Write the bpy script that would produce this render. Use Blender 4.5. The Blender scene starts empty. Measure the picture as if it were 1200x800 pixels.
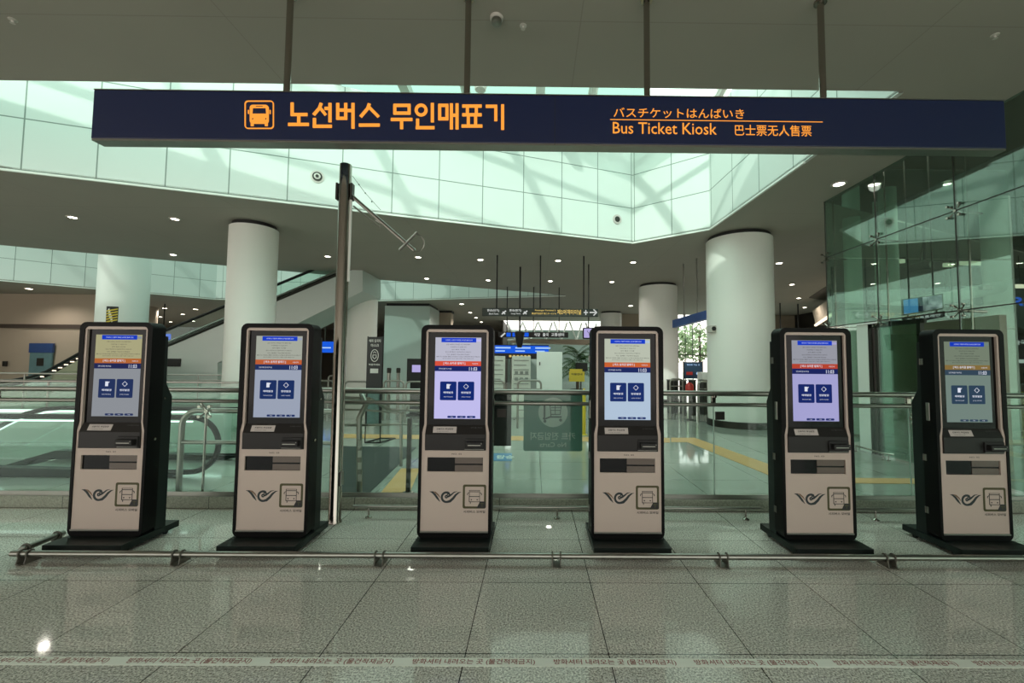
import bpy, math, random
from math import pi, sin, cos, radians, atan, atan2, hypot
from mathutils import Vector, Matrix
from mathutils.geometry import tessellate_polygon
random.seed(7)
COL = bpy.context.scene.collection
# ---------------------------------------------------------------- camera
F = 500.0
CX = 629.0
CAM = Vector((0, 0, 1.4))
ROT = Matrix.Rotation(radians(-.385), 3, 'Z') @ Matrix.Rotation(radians(93.05), 3, 'X') @ Matrix.Rotation(.0079, 3, 'Z')
cd = bpy.data.cameras.new('camera'); cam = bpy.data.objects.new('camera', cd); COL.objects.link(cam)
cam.matrix_world = Matrix.Translation(CAM) @ ROT.to_4x4()
cd.sensor_width = 36; cd.lens = F / 1200 * 36; cd.shift_x = -(CX - 600) / 1200; cd.clip_start = .05; cd.clip_end = 300
bpy.context.scene.camera = cam
def ray(px, py): return ROT @ Vector(((px - CX) / F, (400 - py) / F, -1))
def at(px, py, Y):                 # the point of the place seen at that pixel, Y metres ahead
    d = ray(px, py); return CAM + d * (Y / d.y)
def on(px, py, z):                 # the same on the level z
    d = ray(px, py); return CAM + d * ((z - CAM.z) / d.z)
# ---------------------------------------------------------------- materials
def new_mat(n):
    m = bpy.data.materials.new(n); m.use_nodes = True; nt = m.node_tree; nt.nodes.clear()
    return m, nt, nt.nodes.new('ShaderNodeOutputMaterial')
def lin(c): return tuple((x / 255 / 12.92 if x / 255 <= .04045 else ((x / 255 + .055) / 1.055) ** 2.4) for x in c) + (1,)
def pbr(n, rgb, rough=.5, metal=0, noise=0, nscale=20, bump=0, spec=.5, coat=0):
    m, nt, out = new_mat(n); b = nt.nodes.new('ShaderNodeBsdfPrincipled')
    c = lin(rgb); b.inputs['Base Color'].default_value = c
    b.inputs['Roughness'].default_value = rough; b.inputs['Metallic'].default_value = metal
    b.inputs['Specular IOR Level'].default_value = spec; b.inputs['Coat Weight'].default_value = coat
    nt.links.new(b.outputs[0], out.inputs[0])
    if noise or bump:
        tc = nt.nodes.new('ShaderNodeTexCoord'); nz = nt.nodes.new('ShaderNodeTexNoise')
        nz.inputs['Scale'].default_value = nscale; nz.inputs['Detail'].default_value = 4
        nt.links.new(tc.outputs['Object'], nz.inputs['Vector'])
        if noise:
            r = nt.nodes.new('ShaderNodeMapRange'); r.inputs['To Min'].default_value = 1 - noise; r.inputs['To Max'].default_value = 1 + noise
            nt.links.new(nz.outputs['Fac'], r.inputs[0])
            v = nt.nodes.new('ShaderNodeVectorMath'); v.operation = 'SCALE'; v.inputs[0].default_value = c[:3]
            nt.links.new(r.outputs[0], v.inputs['Scale']); nt.links.new(v.outputs[0], b.inputs['Base Color'])
        if bump:
            bp = nt.nodes.new('ShaderNodeBump'); bp.inputs['Strength'].default_value = bump; bp.inputs['Distance'].default_value = .01
            nt.links.new(nz.outputs['Fac'], bp.inputs['Height']); nt.links.new(bp.outputs[0], b.inputs['Normal'])
    return m
def emi(n, rgb, s=1.0):
    m, nt, out = new_mat(n); e = nt.nodes.new('ShaderNodeEmission'); e.inputs[0].default_value = lin(rgb); e.inputs[1].default_value = s
    nt.links.new(e.outputs[0], out.inputs[0]); return m
def glass(n, tint, refl=1.0, base=.02, rough=0):
    m, nt, out = new_mat(n); t = nt.nodes.new('ShaderNodeBsdfTransparent'); t.inputs[0].default_value = tint + (1,)
    g = nt.nodes.new('ShaderNodeBsdfGlossy'); g.inputs['Roughness'].default_value = rough; g.inputs[0].default_value = (.85, .97, .92, 1)
    fr = nt.nodes.new('ShaderNodeFresnel'); fr.inputs[0].default_value = 1.5
    ge = nt.nodes.new('ShaderNodeNewGeometry'); io = nt.nodes.new('ShaderNodeMapRange'); io.inputs[3].default_value = 1.5; io.inputs[4].default_value = 1 / 1.5
    nt.links.new(ge.outputs['Backfacing'], io.inputs[0]); nt.links.new(io.outputs[0], fr.inputs[0])   # same reflectance on both faces of a pane
    ma = nt.nodes.new('ShaderNodeMath'); ma.operation = 'MULTIPLY_ADD'; ma.inputs[1].default_value = refl; ma.inputs[2].default_value = base; ma.use_clamp = True
    mx = nt.nodes.new('ShaderNodeMixShader')
    nt.links.new(fr.outputs[0], ma.inputs[0]); nt.links.new(ma.outputs[0], mx.inputs[0])
    nt.links.new(t.outputs[0], mx.inputs[1]); nt.links.new(g.outputs[0], mx.inputs[2]); nt.links.new(mx.outputs[0], out.inputs[0]); return m
class NG:                                # tiny node-graph helper
    def __init__(s, nt): s.nt = nt
    def m(s, op, a, b=None, c=None):
        n = s.nt.nodes.new('ShaderNodeMath'); n.operation = op
        for i, v in enumerate((a, b, c)):
            if v is None: continue
            if isinstance(v, (int, float)): n.inputs[i].default_value = v
            else: s.nt.links.new(v, n.inputs[i])
        return n.outputs[0]
    def line(s, coord, period, offset, width):   # 1 on grid lines
        f = s.m('FRACT', s.m('DIVIDE', s.m('SUBTRACT', coord, offset - width / 2), period))
        return s.m('LESS_THAN', f, width / period)
def tiled(n, ca, cb, grout, px, py, ox, oy, w, rough, speck=0, uv=False, cell=.06, spec=.5, bumpy=0):
    m, nt, out = new_mat(n); g = NG(nt); b = nt.nodes.new('ShaderNodeBsdfPrincipled'); nt.links.new(b.outputs[0], out.inputs[0])
    tc = nt.nodes.new('ShaderNodeTexCoord'); sx = nt.nodes.new('ShaderNodeSeparateXYZ')
    geo = nt.nodes.new('ShaderNodeNewGeometry'); src = tc.outputs['UV'] if uv else geo.outputs['Position']
    nt.links.new(src, sx.inputs[0])
    ln = g.m('MAXIMUM', g.line(sx.outputs[0], px, ox, w), g.line(sx.outputs[1], py, oy, w))
    mx = nt.nodes.new('ShaderNodeMix'); mx.data_type = 'RGBA'; mx.inputs[6].default_value = lin(ca); mx.inputs[7].default_value = lin(cb)
    if speck:
        nz = nt.nodes.new('ShaderNodeTexNoise'); nz.inputs['Scale'].default_value = speck; nz.inputs['Detail'].default_value = 3; nz.inputs['Roughness'].default_value = .75
        nt.links.new(src, nz.inputs['Vector'])
        rp = nt.nodes.new('ShaderNodeMapRange'); rp.inputs[1].default_value = .38; rp.inputs[2].default_value = .62
        nt.links.new(nz.outputs['Fac'], rp.inputs[0]); nt.links.new(rp.outputs[0], mx.inputs[0])
    else:
        nz = nt.nodes.new('ShaderNodeTexNoise'); nz.inputs['Scale'].default_value = .8; nt.links.new(src, nz.inputs['Vector']); nt.links.new(nz.outputs['Fac'], mx.inputs[0])
    # each slab a slightly different tone
    ix = g.m('FLOOR', g.m('DIVIDE', g.m('SUBTRACT', sx.outputs[0], ox), px)); iy = g.m('FLOOR', g.m('DIVIDE', g.m('SUBTRACT', sx.outputs[1], oy), py))
    cb3 = nt.nodes.new('ShaderNodeCombineXYZ'); nt.links.new(ix, cb3.inputs[0]); nt.links.new(iy, cb3.inputs[1])
    wn = nt.nodes.new('ShaderNodeTexWhiteNoise'); wn.noise_dimensions = '2D'; nt.links.new(cb3.outputs[0], wn.inputs[0])
    tone = g.m('MULTIPLY_ADD', wn.outputs['Value'], cell, 1 - cell / 2)
    v = nt.nodes.new('ShaderNodeVectorMath'); v.operation = 'SCALE'; nt.links.new(mx.outputs[2], v.inputs[0]); nt.links.new(tone, v.inputs['Scale'])
    m2 = nt.nodes.new('ShaderNodeMix'); m2.data_type = 'RGBA'; m2.inputs[7].default_value = lin(grout)
    nt.links.new(ln, m2.inputs[0]); nt.links.new(v.outputs[0], m2.inputs[6]); nt.links.new(m2.outputs[2], b.inputs['Base Color'])
    b.inputs['Roughness'].default_value = rough; b.inputs['Specular IOR Level'].default_value = spec
    return m
M = {}
M['granite'] = tiled('granite_floor', (126, 122, 114), (250, 246, 236), (28, 28, 26), .693, .675, -.318, 2.144, .005, .06, speck=105, cell=.10, spec=.6)
M['inner'] = tiled('polished_floor', (168, 172, 164), (156, 162, 154), (96, 102, 96), .9, .9, .1, 4.4, .008, .07, cell=.08, spec=.7)
M['fascia'] = tiled('wall_panels', (212, 220, 215), (206, 215, 210), (124, 138, 130), .955, .86, .04, .02, .020, .55, uv=True, cell=.05)
M['soffit'] = tiled('ceiling_panels', (168, 164, 152), (160, 156, 146), (150, 146, 136), 3.2, 2.4, .4, 1.3, .01, .75, cell=.02)
M['white'] = pbr('white_paint', (226, 230, 224), .4, noise=.03, nscale=2)
M['column'] = pbr('column_paint', (236, 238, 232), .38, noise=.03, nscale=1.5)
M['beige'] = pbr('beige_wall', (176, 162, 144), .6, noise=.05, nscale=1)
M['brown'] = pbr('dark_wall', (70, 60, 52), .6, noise=.05, nscale=1)
M['black'] = pbr('black_enamel', (6, 7, 7), .45, spec=.12, noise=.1, nscale=3)
M['blackmat'] = pbr('black_matt', (20, 20, 20), .6, noise=.1, nscale=6)
M['dgreen'] = pbr('charcoal_steel', (24, 33, 31), .4, spec=.2, noise=.06, nscale=4)
M['panel'] = pbr('front_panel_paint', (196, 180, 170), .38, noise=.02, nscale=3)
M['glossblk'] = pbr('gloss_black_glass', (9, 8, 9), .08, noise=.05, nscale=2, spec=.2)
M['console'] = pbr('dark_grey_plastic', (27, 25, 24), .4, spec=.3, noise=.08, nscale=8)
M['steel'] = pbr('stainless_steel', (160, 155, 147), .16, metal=1, noise=.08, nscale=6)
M['steelb'] = pbr('brushed_steel', (150, 150, 143), .33, metal=1, noise=.1, nscale=12)
M['dark'] = pbr('dark_metal', (62, 61, 57), .4, metal=.7, noise=.1, nscale=10)
M['stone'] = tiled('curb_stone', (158, 162, 146), (128, 132, 120), (50, 54, 48), 1.386, 9, -.318, 9, .006, .3, speck=60)
M['navy'] = pbr('navy_sign_face', (16, 30, 68), .35, noise=.04, nscale=3)
M['orange'] = emi('orange_letters', (255, 160, 62), 1.0)
M['whitetxt'] = emi('lit_white_letters', (225, 230, 225), .7)
M['yellowtxt'] = emi('lit_yellow_letters', (235, 205, 120), .75)
M['ink'] = pbr('black_ink', (30, 30, 32), .5, noise=.05, nscale=30)
M['inkg'] = pbr('dark_green_ink', (26, 40, 44), .5, noise=.05, nscale=30)
M['olive'] = pbr('olive_ink', (70, 68, 34), .5, noise=.05, nscale=30)
M['red'] = pbr('red_ink', (150, 76, 70), .6, noise=.1, nscale=60)
M['tape'] = pbr('white_tape', (246, 246, 236), .5, noise=.05, nscale=12)
M['rubber'] = pbr('black_rubber', (14, 20, 18), .5, spec=.25, noise=.1, nscale=20)
M['yellow'] = pbr('tactile_yellow', (205, 170, 92), .5, noise=.1, nscale=30)
M['pgreen'] = pbr('leaf_green', (48, 84, 42), .5, noise=.3, nscale=10)
M['tree'] = pbr('tree_green', (96, 118, 74), .6, noise=.3, nscale=3)
M['bark'] = pbr('bark', (84, 66, 48), .8, noise=.3, nscale=20)
M['mat'] = pbr('dark_floor_mat', (54, 62, 60), .6, noise=.12, nscale=30)
M['lamp'] = emi('lamp_glow', (255, 244, 224), 16)
M['trimw'] = pbr('lamp_trim', (200, 198, 190), .4, noise=.04, nscale=20)
M['bscreen'] = emi('blue_screen', (28, 92, 220), .9)
M['ltube'] = pbr('pale_steel_tube', (206, 218, 208), .35, noise=.03, nscale=3)
M['grail'] = glass('railing_glass', (.92, .97, .945), .55, .0)
M['gwall'] = glass('curtain_wall_glass', (.71, .82, .765), 1.3, .06)
M['gsky2'] = glass('far_skylight_glass', (.26, .34, .31), .6, .0)  # tint darkened to dim the daylight reaching the far fascia
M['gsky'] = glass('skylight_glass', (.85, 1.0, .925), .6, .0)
M['gesc'] = glass('escalator_glass', (.86, .93, .90), .6, .01)
M['strip'] = emi('cool_strip_light', (215, 240, 228), 2.2)
M['warm'] = emi('warm_strip_light', (245, 226, 196), 2.0)
M['cyanpaint'] = pbr('pale_green_panel', (194, 206, 200), .3, noise=.03, nscale=2)
M['signdark'] = pbr('dark_green_sign', (46, 54, 48), .45, noise=.05, nscale=5); M['signyel'] = pbr('yellow_enamel', (222, 196, 62), .45, noise=.05, nscale=9)
M['bluesign'] = pbr('blue_sign', (44, 72, 124), .4, noise=.05, nscale=5); M['bluesign2'] = pbr('blue_sticker', (84, 140, 184), .4, noise=.05, nscale=9); M['lilac'] = emi('lilac_face', (186, 176, 232), .8)
M['pblue'] = emi('pale_blue_text', (170, 205, 245), .9); M['redp'] = pbr('red_enamel', (176, 44, 36), .4, noise=.05, nscale=9); M['navyposter'] = pbr('poster_blue', (22, 52, 78), .4, noise=.08, nscale=4)
M['wboard'] = pbr('white_board', (222, 230, 224), .3, noise=.03, nscale=3); M['paper'] = pbr('printed_sheet', (206, 210, 200), .5, noise=.05, nscale=9); M['paper2'] = pbr('banner_picture', (108, 136, 134), .5, noise=.5, nscale=12)
M['greyink'] = pbr('grey_ink', (130, 134, 128), .5, noise=.1, nscale=9); M['whitepr'] = pbr('white_print', (220, 220, 214), .5, noise=.03, nscale=9); M['bannerblk'] = pbr('banner_black', (40, 42, 42), .5, noise=.08, nscale=5)
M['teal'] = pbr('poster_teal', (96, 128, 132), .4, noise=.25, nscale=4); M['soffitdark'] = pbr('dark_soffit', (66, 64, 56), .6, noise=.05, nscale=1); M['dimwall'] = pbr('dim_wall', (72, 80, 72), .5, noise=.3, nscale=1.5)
M['warm2'] = emi('warm_strip_dim', (240, 226, 200), 1.3); M['scrblue'] = emi('screen_blue_field', (84, 150, 200), .9); M['scrdark'] = emi('screen_dark_field', (30, 42, 60), .8); M['fasciaglass'] = pbr('far_facade', (150, 168, 160), .4, noise=.2, nscale=1)
M['tactile'] = pbr('tactile_yellow_tiles', (216, 172, 116), .5, noise=.12, nscale=30)
def cityscape():
    m, nt, out = new_mat('airport_view'); e = nt.nodes.new('ShaderNodeEmission'); nz = nt.nodes.new('ShaderNodeTexNoise'); nz.inputs['Scale'].default_value = 9; nz.inputs['Detail'].default_value = 6
    tc = nt.nodes.new('ShaderNodeTexCoord'); nt.links.new(tc.outputs['Object'], nz.inputs['Vector']); cr = nt.nodes.new('ShaderNodeValToRGB'); nt.links.new(nz.outputs['Fac'], cr.inputs[0])
    cr.color_ramp.elements[0].position = .35; cr.color_ramp.elements[0].color = lin((70, 84, 88)); cr.color_ramp.elements[1].position = .65; cr.color_ramp.elements[1].color = lin((196, 206, 206))
    nt.links.new(cr.outputs[0], e.inputs[0]); nt.links.new(e.outputs[0], out.inputs[0]); e.inputs[1].default_value = .85; return m
M['scrcity'] = cityscape()
M['bracket'] = pbr('bracket_iron', (92, 90, 80), .45, noise=.1, nscale=20)
M['noticegreen'] = pbr('notice_green', (84, 132, 120), .5, noise=.04, nscale=5); M['noticepale'] = pbr('notice_pale', (176, 198, 188), .5, noise=.04, nscale=8); M['noticedark'] = pbr('notice_dark', (58, 84, 80), .5, noise=.04, nscale=8)
# ---------------------------------------------------------------- meshes
class MB:
    def __init__(s): s.v = []; s.f = []; s.mi = []; s.uv = {}
    def add(s, vs, fs, m=0):
        n = len(s.v); s.v += [tuple(v) for v in vs]; s.f += [tuple(n + i for i in f) for f in fs]; s.mi += [m] * len(fs); return s
    def box(s, x0, x1, y0, y1, z0, z1, m=0):
        vs = [(x, y, z) for x in (x0, x1) for y in (y0, y1) for z in (z0, z1)]
        return s.add(vs, [(0, 1, 3, 2), (4, 6, 7, 5), (0, 4, 5, 1), (2, 3, 7, 6), (0, 2, 6, 4), (1, 5, 7, 3)], m)
    def hull(s, a, b, m=0):              # loft between two equal loops, capped
        n = len(a); vs = list(a) + list(b)
        return s.add(vs, [tuple(range(n))[::-1], tuple(range(n, 2 * n))] + [(i, (i + 1) % n, n + (i + 1) % n, n + i) for i in range(n)], m)
    def prism(s, poly, y0, y1, m=0):     # outline in xz, extruded in y
        return s.hull([(x, y0, z) for x, z in poly], [(x, y1, z) for x, z in poly], m)
    def prismz(s, poly, z0, z1, m=0):
        return s.hull([(x, y, z0) for x, y in poly], [(x, y, z1) for x, y in poly], m)
    def prismx(s, poly, x0, x1, m=0):    # outline in yz
        return s.hull([(x0, y, z) for y, z in poly], [(x1, y, z) for y, z in poly], m)
    def holed(s, loops, fn0, fn1, m=0):  # plate with holes; fnK maps 2d -> 3d
        pts = [p for l in loops for p in l]
        tr = tessellate_polygon([[Vector((p[0], p[1], 0)) for p in l] for l in loops])
        s.add([fn0(*p) for p in pts], [tuple(t) for t in tr], m)
        if fn1:
            s.add([fn1(*p) for p in pts], [tuple(t)[::-1] for t in tr], m)
            for l in loops:
                n = len(l); s.add([fn0(*p) for p in l] + [fn1(*p) for p in l], [(i, (i + 1) % n, n + (i + 1) % n, n + i) for i in range(n)], m)
        return s
    def tube(s, pts, r, n=10, m=0, closed=False, cap=True):
        P = [Vector(p) for p in pts]; k = len(P); rr = r if isinstance(r, (list, tuple)) else [r] * k
        base = len(s.v); up = None
        for i in range(k):
            a = P[(i - 1) % k] if closed or i else P[0]; b = P[(i + 1) % k] if closed or i < k - 1 else P[-1]
            t = (b - a).normalized()
            if up is None:
                up = Vector((0, 0, 1)) if abs(t.z) < .9 else Vector((0, 1, 0))
            u = (up - t * up.dot(t)); u = u.normalized() if u.length > 1e-6 else t.orthogonal().normalized(); up = u; w = t.cross(u)
            for j in range(n):
                q = 2 * pi * (j + .5) / n; s.v.append(tuple(P[i] + (u * cos(q) + w * sin(q)) * rr[i]))
        for i in range(k if closed else k - 1):
            for j in range(n):
                a = base + i * n + j; b = base + i * n + (j + 1) % n; c = base + ((i + 1) % k) * n + (j + 1) % n; d = base + ((i + 1) % k) * n + j
                s.f.append((a, b, c, d)); s.mi.append(m)
        if cap and not closed:
            s.f.append(tuple(base + j for j in range(n))[::-1]); s.f.append(tuple(base + (k - 1) * n + j for j in range(n))); s.mi += [m, m]
        return s
    def strip(s, pts, w, y0, y1, m=0, wv=None):   # flat stroke in xz with thickness in y
        n = len(pts); L = []; R = []
        for i in range(n):
            a = pts[max(i - 1, 0)]; b = pts[min(i + 1, n - 1)]; dx, dz = b[0] - a[0], b[1] - a[1]; l = hypot(dx, dz) or 1
            h = (wv[i] if wv else w) / 2; nx, nz = -dz / l * h, dx / l * h
            L.append((pts[i][0] + nx, pts[i][1] + nz)); R.append((pts[i][0] - nx, pts[i][1] - nz))
        vs = [(x, y0, z) for x, z in L + R] + [(x, y1, z) for x, z in L + R]; fs = []
        for i in range(n - 1):
            fs += [(i, i + 1, n + i + 1, n + i), (2 * n + i, 3 * n + i, 3 * n + i + 1, 2 * n + i + 1), (i, 2 * n + i, 2 * n + i + 1, i + 1), (n + i, n + i + 1, 3 * n + i + 1, 3 * n + i)]
        fs += [(0, n, 3 * n, 2 * n), (n - 1, 3 * n - 1, 4 * n - 1, 2 * n - 1)]
        return s.add(vs, fs, m)
    def disc(s, c, r, ax='z', n=20, h=.01, r2=None, m=0):   # short cylinder along ax
        r2 = r if r2 is None else r2; c = Vector(c)
        E = {'x': ((0, 1, 0), (0, 0, 1), (1, 0, 0)), 'y': ((1, 0, 0), (0, 0, 1), (0, 1, 0)), 'z': ((1, 0, 0), (0, 1, 0), (0, 0, 1))}[ax]
        u, w, t = map(Vector, E)
        return s.hull([c + (u * cos(2 * pi * j / n) + w * sin(2 * pi * j / n)) * r for j in range(n)], [c + t * h + (u * cos(2 * pi * j / n) + w * sin(2 * pi * j / n)) * r2 for j in range(n)], m)
    def lathe(s, prof, cx, cy, n=32, m=0, cap=True):
        b = len(s.v); k = len(prof)
        for r, z in prof:
            for j in range(n): s.v.append((cx + r * cos(2 * pi * j / n), cy + r * sin(2 * pi * j / n), z))
        for i in range(k - 1):
            for j in range(n): s.f.append((b + i * n + j, b + i * n + (j + 1) % n, b + (i + 1) * n + (j + 1) % n, b + (i + 1) * n + j)); s.mi.append(m)
        if cap: s.f.append(tuple(b + j for j in range(n))[::-1]); s.f.append(tuple(b + (k - 1) * n + j for j in range(n))); s.mi += [m, m]
        return s
    def build(s, name, mats, parent=None, smooth=False, bevel=0, org=None, seg=2):
        if not isinstance(mats, (list, tuple)): mats = [mats]
        if parent is not None:
            off = Vector((0, 0, 0)); q = parent
            while q is not None: off += q.location; q = q.parent
        elif org is not None: off = Vector(org)
        else:
            xs, ys, zs = zip(*s.v); off = Vector(((min(xs) + max(xs)) / 2, (min(ys) + max(ys)) / 2, min(zs)))
        me = bpy.data.meshes.new(name)
        me.from_pydata([tuple(Vector(v) - off) for v in s.v], [], s.f)
        for m in mats: me.materials.append(M[m] if isinstance(m, str) else m)
        me.polygons.foreach_set('material_index', s.mi)
        if s.uv:
            ul = me.uv_layers.new(name='UVMap')
            for p in me.polygons:
                if p.index in s.uv:
                    for li, uv in zip(p.loop_indices, s.uv[p.index]): ul.data[li].uv = uv
        if smooth:
            me.polygons.foreach_set('use_smooth', [True] * len(me.polygons)); me.update()
            try: me.set_sharp_from_angle(angle=radians(38))
            except Exception: pass
        me.update()
        o = bpy.data.objects.new(name, me); COL.objects.link(o)
        if parent is not None: o.parent = parent
        else: o.location = off
        if bevel:
            b = o.modifiers.new('bevel', 'BEVEL'); b.width = bevel; b.segments = seg; b.limit_method = 'ANGLE'; b.angle_limit = radians(40)
        return o
def tag(o, label=None, cat=None, group=None, kind=None):
    if label: o['label'] = label
    if cat: o['category'] = cat
    if group: o['group'] = group
    if kind: o['kind'] = kind
    return o
def root(name, loc, label, cat, group=None):
    o = bpy.data.objects.new(name, None); COL.objects.link(o); o.location = Vector(loc); o.empty_display_size = .1
    return tag(o, label, cat, group)
def struct(o, label=None): return tag(o, label, None, None, 'structure')
def copy_tree(o, parent=None):
    c = o.copy(); COL.objects.link(c); c.parent = parent
    for ch in list(o.children): copy_tree(ch, c)
    return c
def glyphs(txt, h, bold=0.0):            # letters as flat 2D faces, centred; h = height of one line (em)
    cu = bpy.data.curves.new('t', 'FONT'); cu.body = txt; cu.align_x = 'CENTER'; cu.align_y = 'CENTER'; cu.offset = bold; cu.resolution_u = 2
    o = bpy.data.objects.new('t', cu); COL.objects.link(o)
    dg = bpy.context.evaluated_depsgraph_get(); me = bpy.data.meshes.new_from_object(o.evaluated_get(dg))
    V = [(v.co.x * h, v.co.y * h) for v in me.vertices]; Fc = [tuple(p.vertices) for p in me.polygons]
    bpy.data.objects.remove(o); bpy.data.curves.remove(cu); bpy.data.meshes.remove(me)
    xs = [v[0] for v in V]; ys = [v[1] for v in V]; cx = (min(xs) + max(xs)) / 2; cy = (min(ys) + max(ys)) / 2
    return [(x - cx, y - cy) for x, y in V], Fc, max(xs) - min(xs), max(ys) - min(ys)
def text(mb, txt, fn, width=None, height=None, bold=0.0, m=0):   # fn maps (x,z) in metres to a 3D point
    V, Fc, w, h = glyphs(txt, 1.0, bold)
    sx = width / w if width else height / h; sz = height / h if height else sx
    mb.add([fn(x * sx, y * sz) for x, y in V], Fc, m); return mb
def rrect(x0, x1, z0, z1, r, n=6):
    P = []
    for cx, cz, a in ((x1 - r, z1 - r, 0), (x0 + r, z1 - r, 90), (x0 + r, z0 + r, 180), (x1 - r, z0 + r, 270)):
        for i in range(n + 1): q = radians(a + 90 * i / n); P.append((cx + r * cos(q), cz + r * sin(q)))
    return P
# ================================================================ the room
H = 4.5
# floor in front of the glass railing and floor of the hall beyond
b = MB(); b.add([(-16, -8, 0), (5.45, -8, 0), (5.45, 4.2, 0), (-16, 4.2, 0)], [(0, 1, 2, 3)])
struct(b.build('floor', 'granite', org=(0, 0, 0)))
b = MB()
outer = [(-32, 4.28), (16, 4.28), (16, 40), (-32, 40)]
hole = [(-12.5, 5.42), (-6.6, 5.42), (-6.6, 6.18), (-12.5, 6.18)]
b.holed([outer, hole], lambda x, y: (x, y, 0), None)
struct(b.build('floor', 'inner', org=(0, 0, 0)))
# ceiling (one level) with the two openings
openA = [(-14, 4.62), (4.08, 4.62), (4.05, 6.25), (3.95, 9.45), (2.48, 10.6), (-8.5, 6.83), (-14, 4.93)]
openB = [(-20, 8.75), (-14.4, 11.5), (-9.8, 13.8), (-5.8, 15.8), (1.4, 19.0), (-7.6, 21.0), (-15.7, 21.0), (-24, 13.5)]
outer = [(-34, -10), (5.45, -10), (5.45, 7.9), (16, 12.5), (16, 26), (6.4, 26), (6.4, 30.4), (-2.2, 30.4), (-2.2, 40), (-34, 40)]
b = MB(); b.holed([outer, openA, openB], lambda x, y: (x, y, H), lambda x, y: (x, y, H + .03))
struct(b.build('ceiling', 'soffit', org=(0, 0, 0)))
def wallstrip(pts, z0, z1, name, mat, t=.06, sgn=1, zt=None):
    b = MB(); u = 0
    for i in range(len(pts) - 1):
        p, q = Vector(pts[i]), Vector(pts[i + 1]); L = (q - p).length; n = Vector(((q - p).y, -(q - p).x)).normalized() * -t * sgn
        za = zb = z1
        if zt: za, zb = zt[i], zt[i + 1]
        k = len(b.f)
        b.add([(p.x, p.y, z0), (q.x, q.y, z0), (q.x, q.y, zb), (p.x, p.y, za)], [(0, 1, 2, 3)])
        b.uv[k] = [(u, 0), (u + L, 0), (u + L, zb - z0), (u, za - z0)]
        p2, q2 = p + n, q + n
        b.add([(p2.x, p2.y, z0), (q2.x, q2.y, z0), (q2.x, q2.y, zb), (p2.x, p2.y, za)], [(3, 2, 1, 0)])
        b.add([(p.x, p.y, z0), (q.x, q.y, z0), (q2.x, q2.y, z0), (p2.x, p2.y, z0)], [(3, 2, 1, 0)])
        b.uv[k + 2] = [(.3, .3)] * 4; b.uv[k + 1] = [(.3, .3)] * 4
        u += L
    return struct(b.build(name, mat, org=(0, 0, 0)))
ZT = 7.0
wallstrip([(4.08, 4.62), (4.05, 6.25), (3.95, 9.45), (2.48, 10.6)][::-1], H - .02, ZT, 'wall_right', 'fascia', sgn=1)
o = wallstrip([(2.48, 10.6), (-8.5, 6.83), (-14, 4.93)], H - .02, ZT, 'wall_back', 'fascia', sgn=-1)
wallstrip([(-14, 4.56), (4.12, 4.56)], H + .04, ZT, 'wall_front', 'fascia', sgn=-1)
wallstrip([(-24, 13.5), (-15.7, 21.0), (-7.6, 21.0), (1.4, 19.0)], H - .02, 7.6, 'wall_back', 'fascia', sgn=1)
wallstrip([(-20, 8.7), (-5.8, 15.75), (1.4, 18.95)], H + .04, 7.6, 'wall_front', 'fascia', sgn=1)
# white edge trim below the fascias
def trim(pts, name, z=H - .03, w=.05):
    b = MB()
    for p, q in zip(pts, pts[1:]): b.tube([(p[0], p[1], z), (q[0], q[1], z)], w / 2, 4)
    return struct(b.build(name, 'white', org=(0, 0, 0)))
trim([(4.05, 6.25), (3.95, 9.45), (2.48, 10.6), (-8.5, 6.83), (-14, 4.93)], 'trim_1')
trim([(-24, 13.5), (-15.7, 21.0), (-7.6, 21.0), (1.4, 19.0)], 'trim_2')
# skylight over opening A: curved main tubes, purlins, glass
b = MB()
def crown(y, z0=ZT): return z0 + .9 * sin(pi * (y - 3.6) / 8.2)
ys = [3.6 + 8.2 * i / 14 for i in range(15)]
for x in [-13.2 + 2.9 * i for i in range(7)]:
    b.tube([(x, y, crown(y) - .1) for y in ys], .11, 8)
for i in (2, 5, 8, 11): b.tube([(-14.5, ys[i], crown(ys[i])), (5.2, ys[i], crown(ys[i]))], .075, 6)
struct(b.build('trim_3', 'white', smooth=True, org=(0, 0, 0)), 'white tubular beams under the skylight')
b = MB()
for i in range(14): b.add([(-14.5, ys[i], crown(ys[i]) + .14), (5.2, ys[i], crown(ys[i]) + .14), (5.2, ys[i + 1], crown(ys[i + 1]) + .14), (-14.5, ys[i + 1], crown(ys[i + 1]) + .14)], [(0, 1, 2, 3)])
struct(b.build('window_1', 'gsky', smooth=True, org=(0, 0, 0)), 'skylight glass')
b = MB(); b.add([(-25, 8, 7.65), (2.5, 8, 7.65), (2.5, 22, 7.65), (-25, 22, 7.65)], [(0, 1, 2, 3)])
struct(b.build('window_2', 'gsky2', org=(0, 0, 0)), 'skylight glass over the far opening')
b = MB()
for i in range(9): b.box(-24 + 3 * i, -23.8 + 3 * i, 8, 22, 7.4, 7.6)
struct(b.build('trim_4', 'white', org=(0, 0, 0)), 'beams of the far skylight')
# curb under the glass railing
b = MB(); b.box(-16, 5.4, 4.17, 4.30, 0, .11)
struct(b.build('trim_5', 'stone', bevel=.006, org=(0, 4.2, 0)), 'stone curb under the glass railing')
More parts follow.
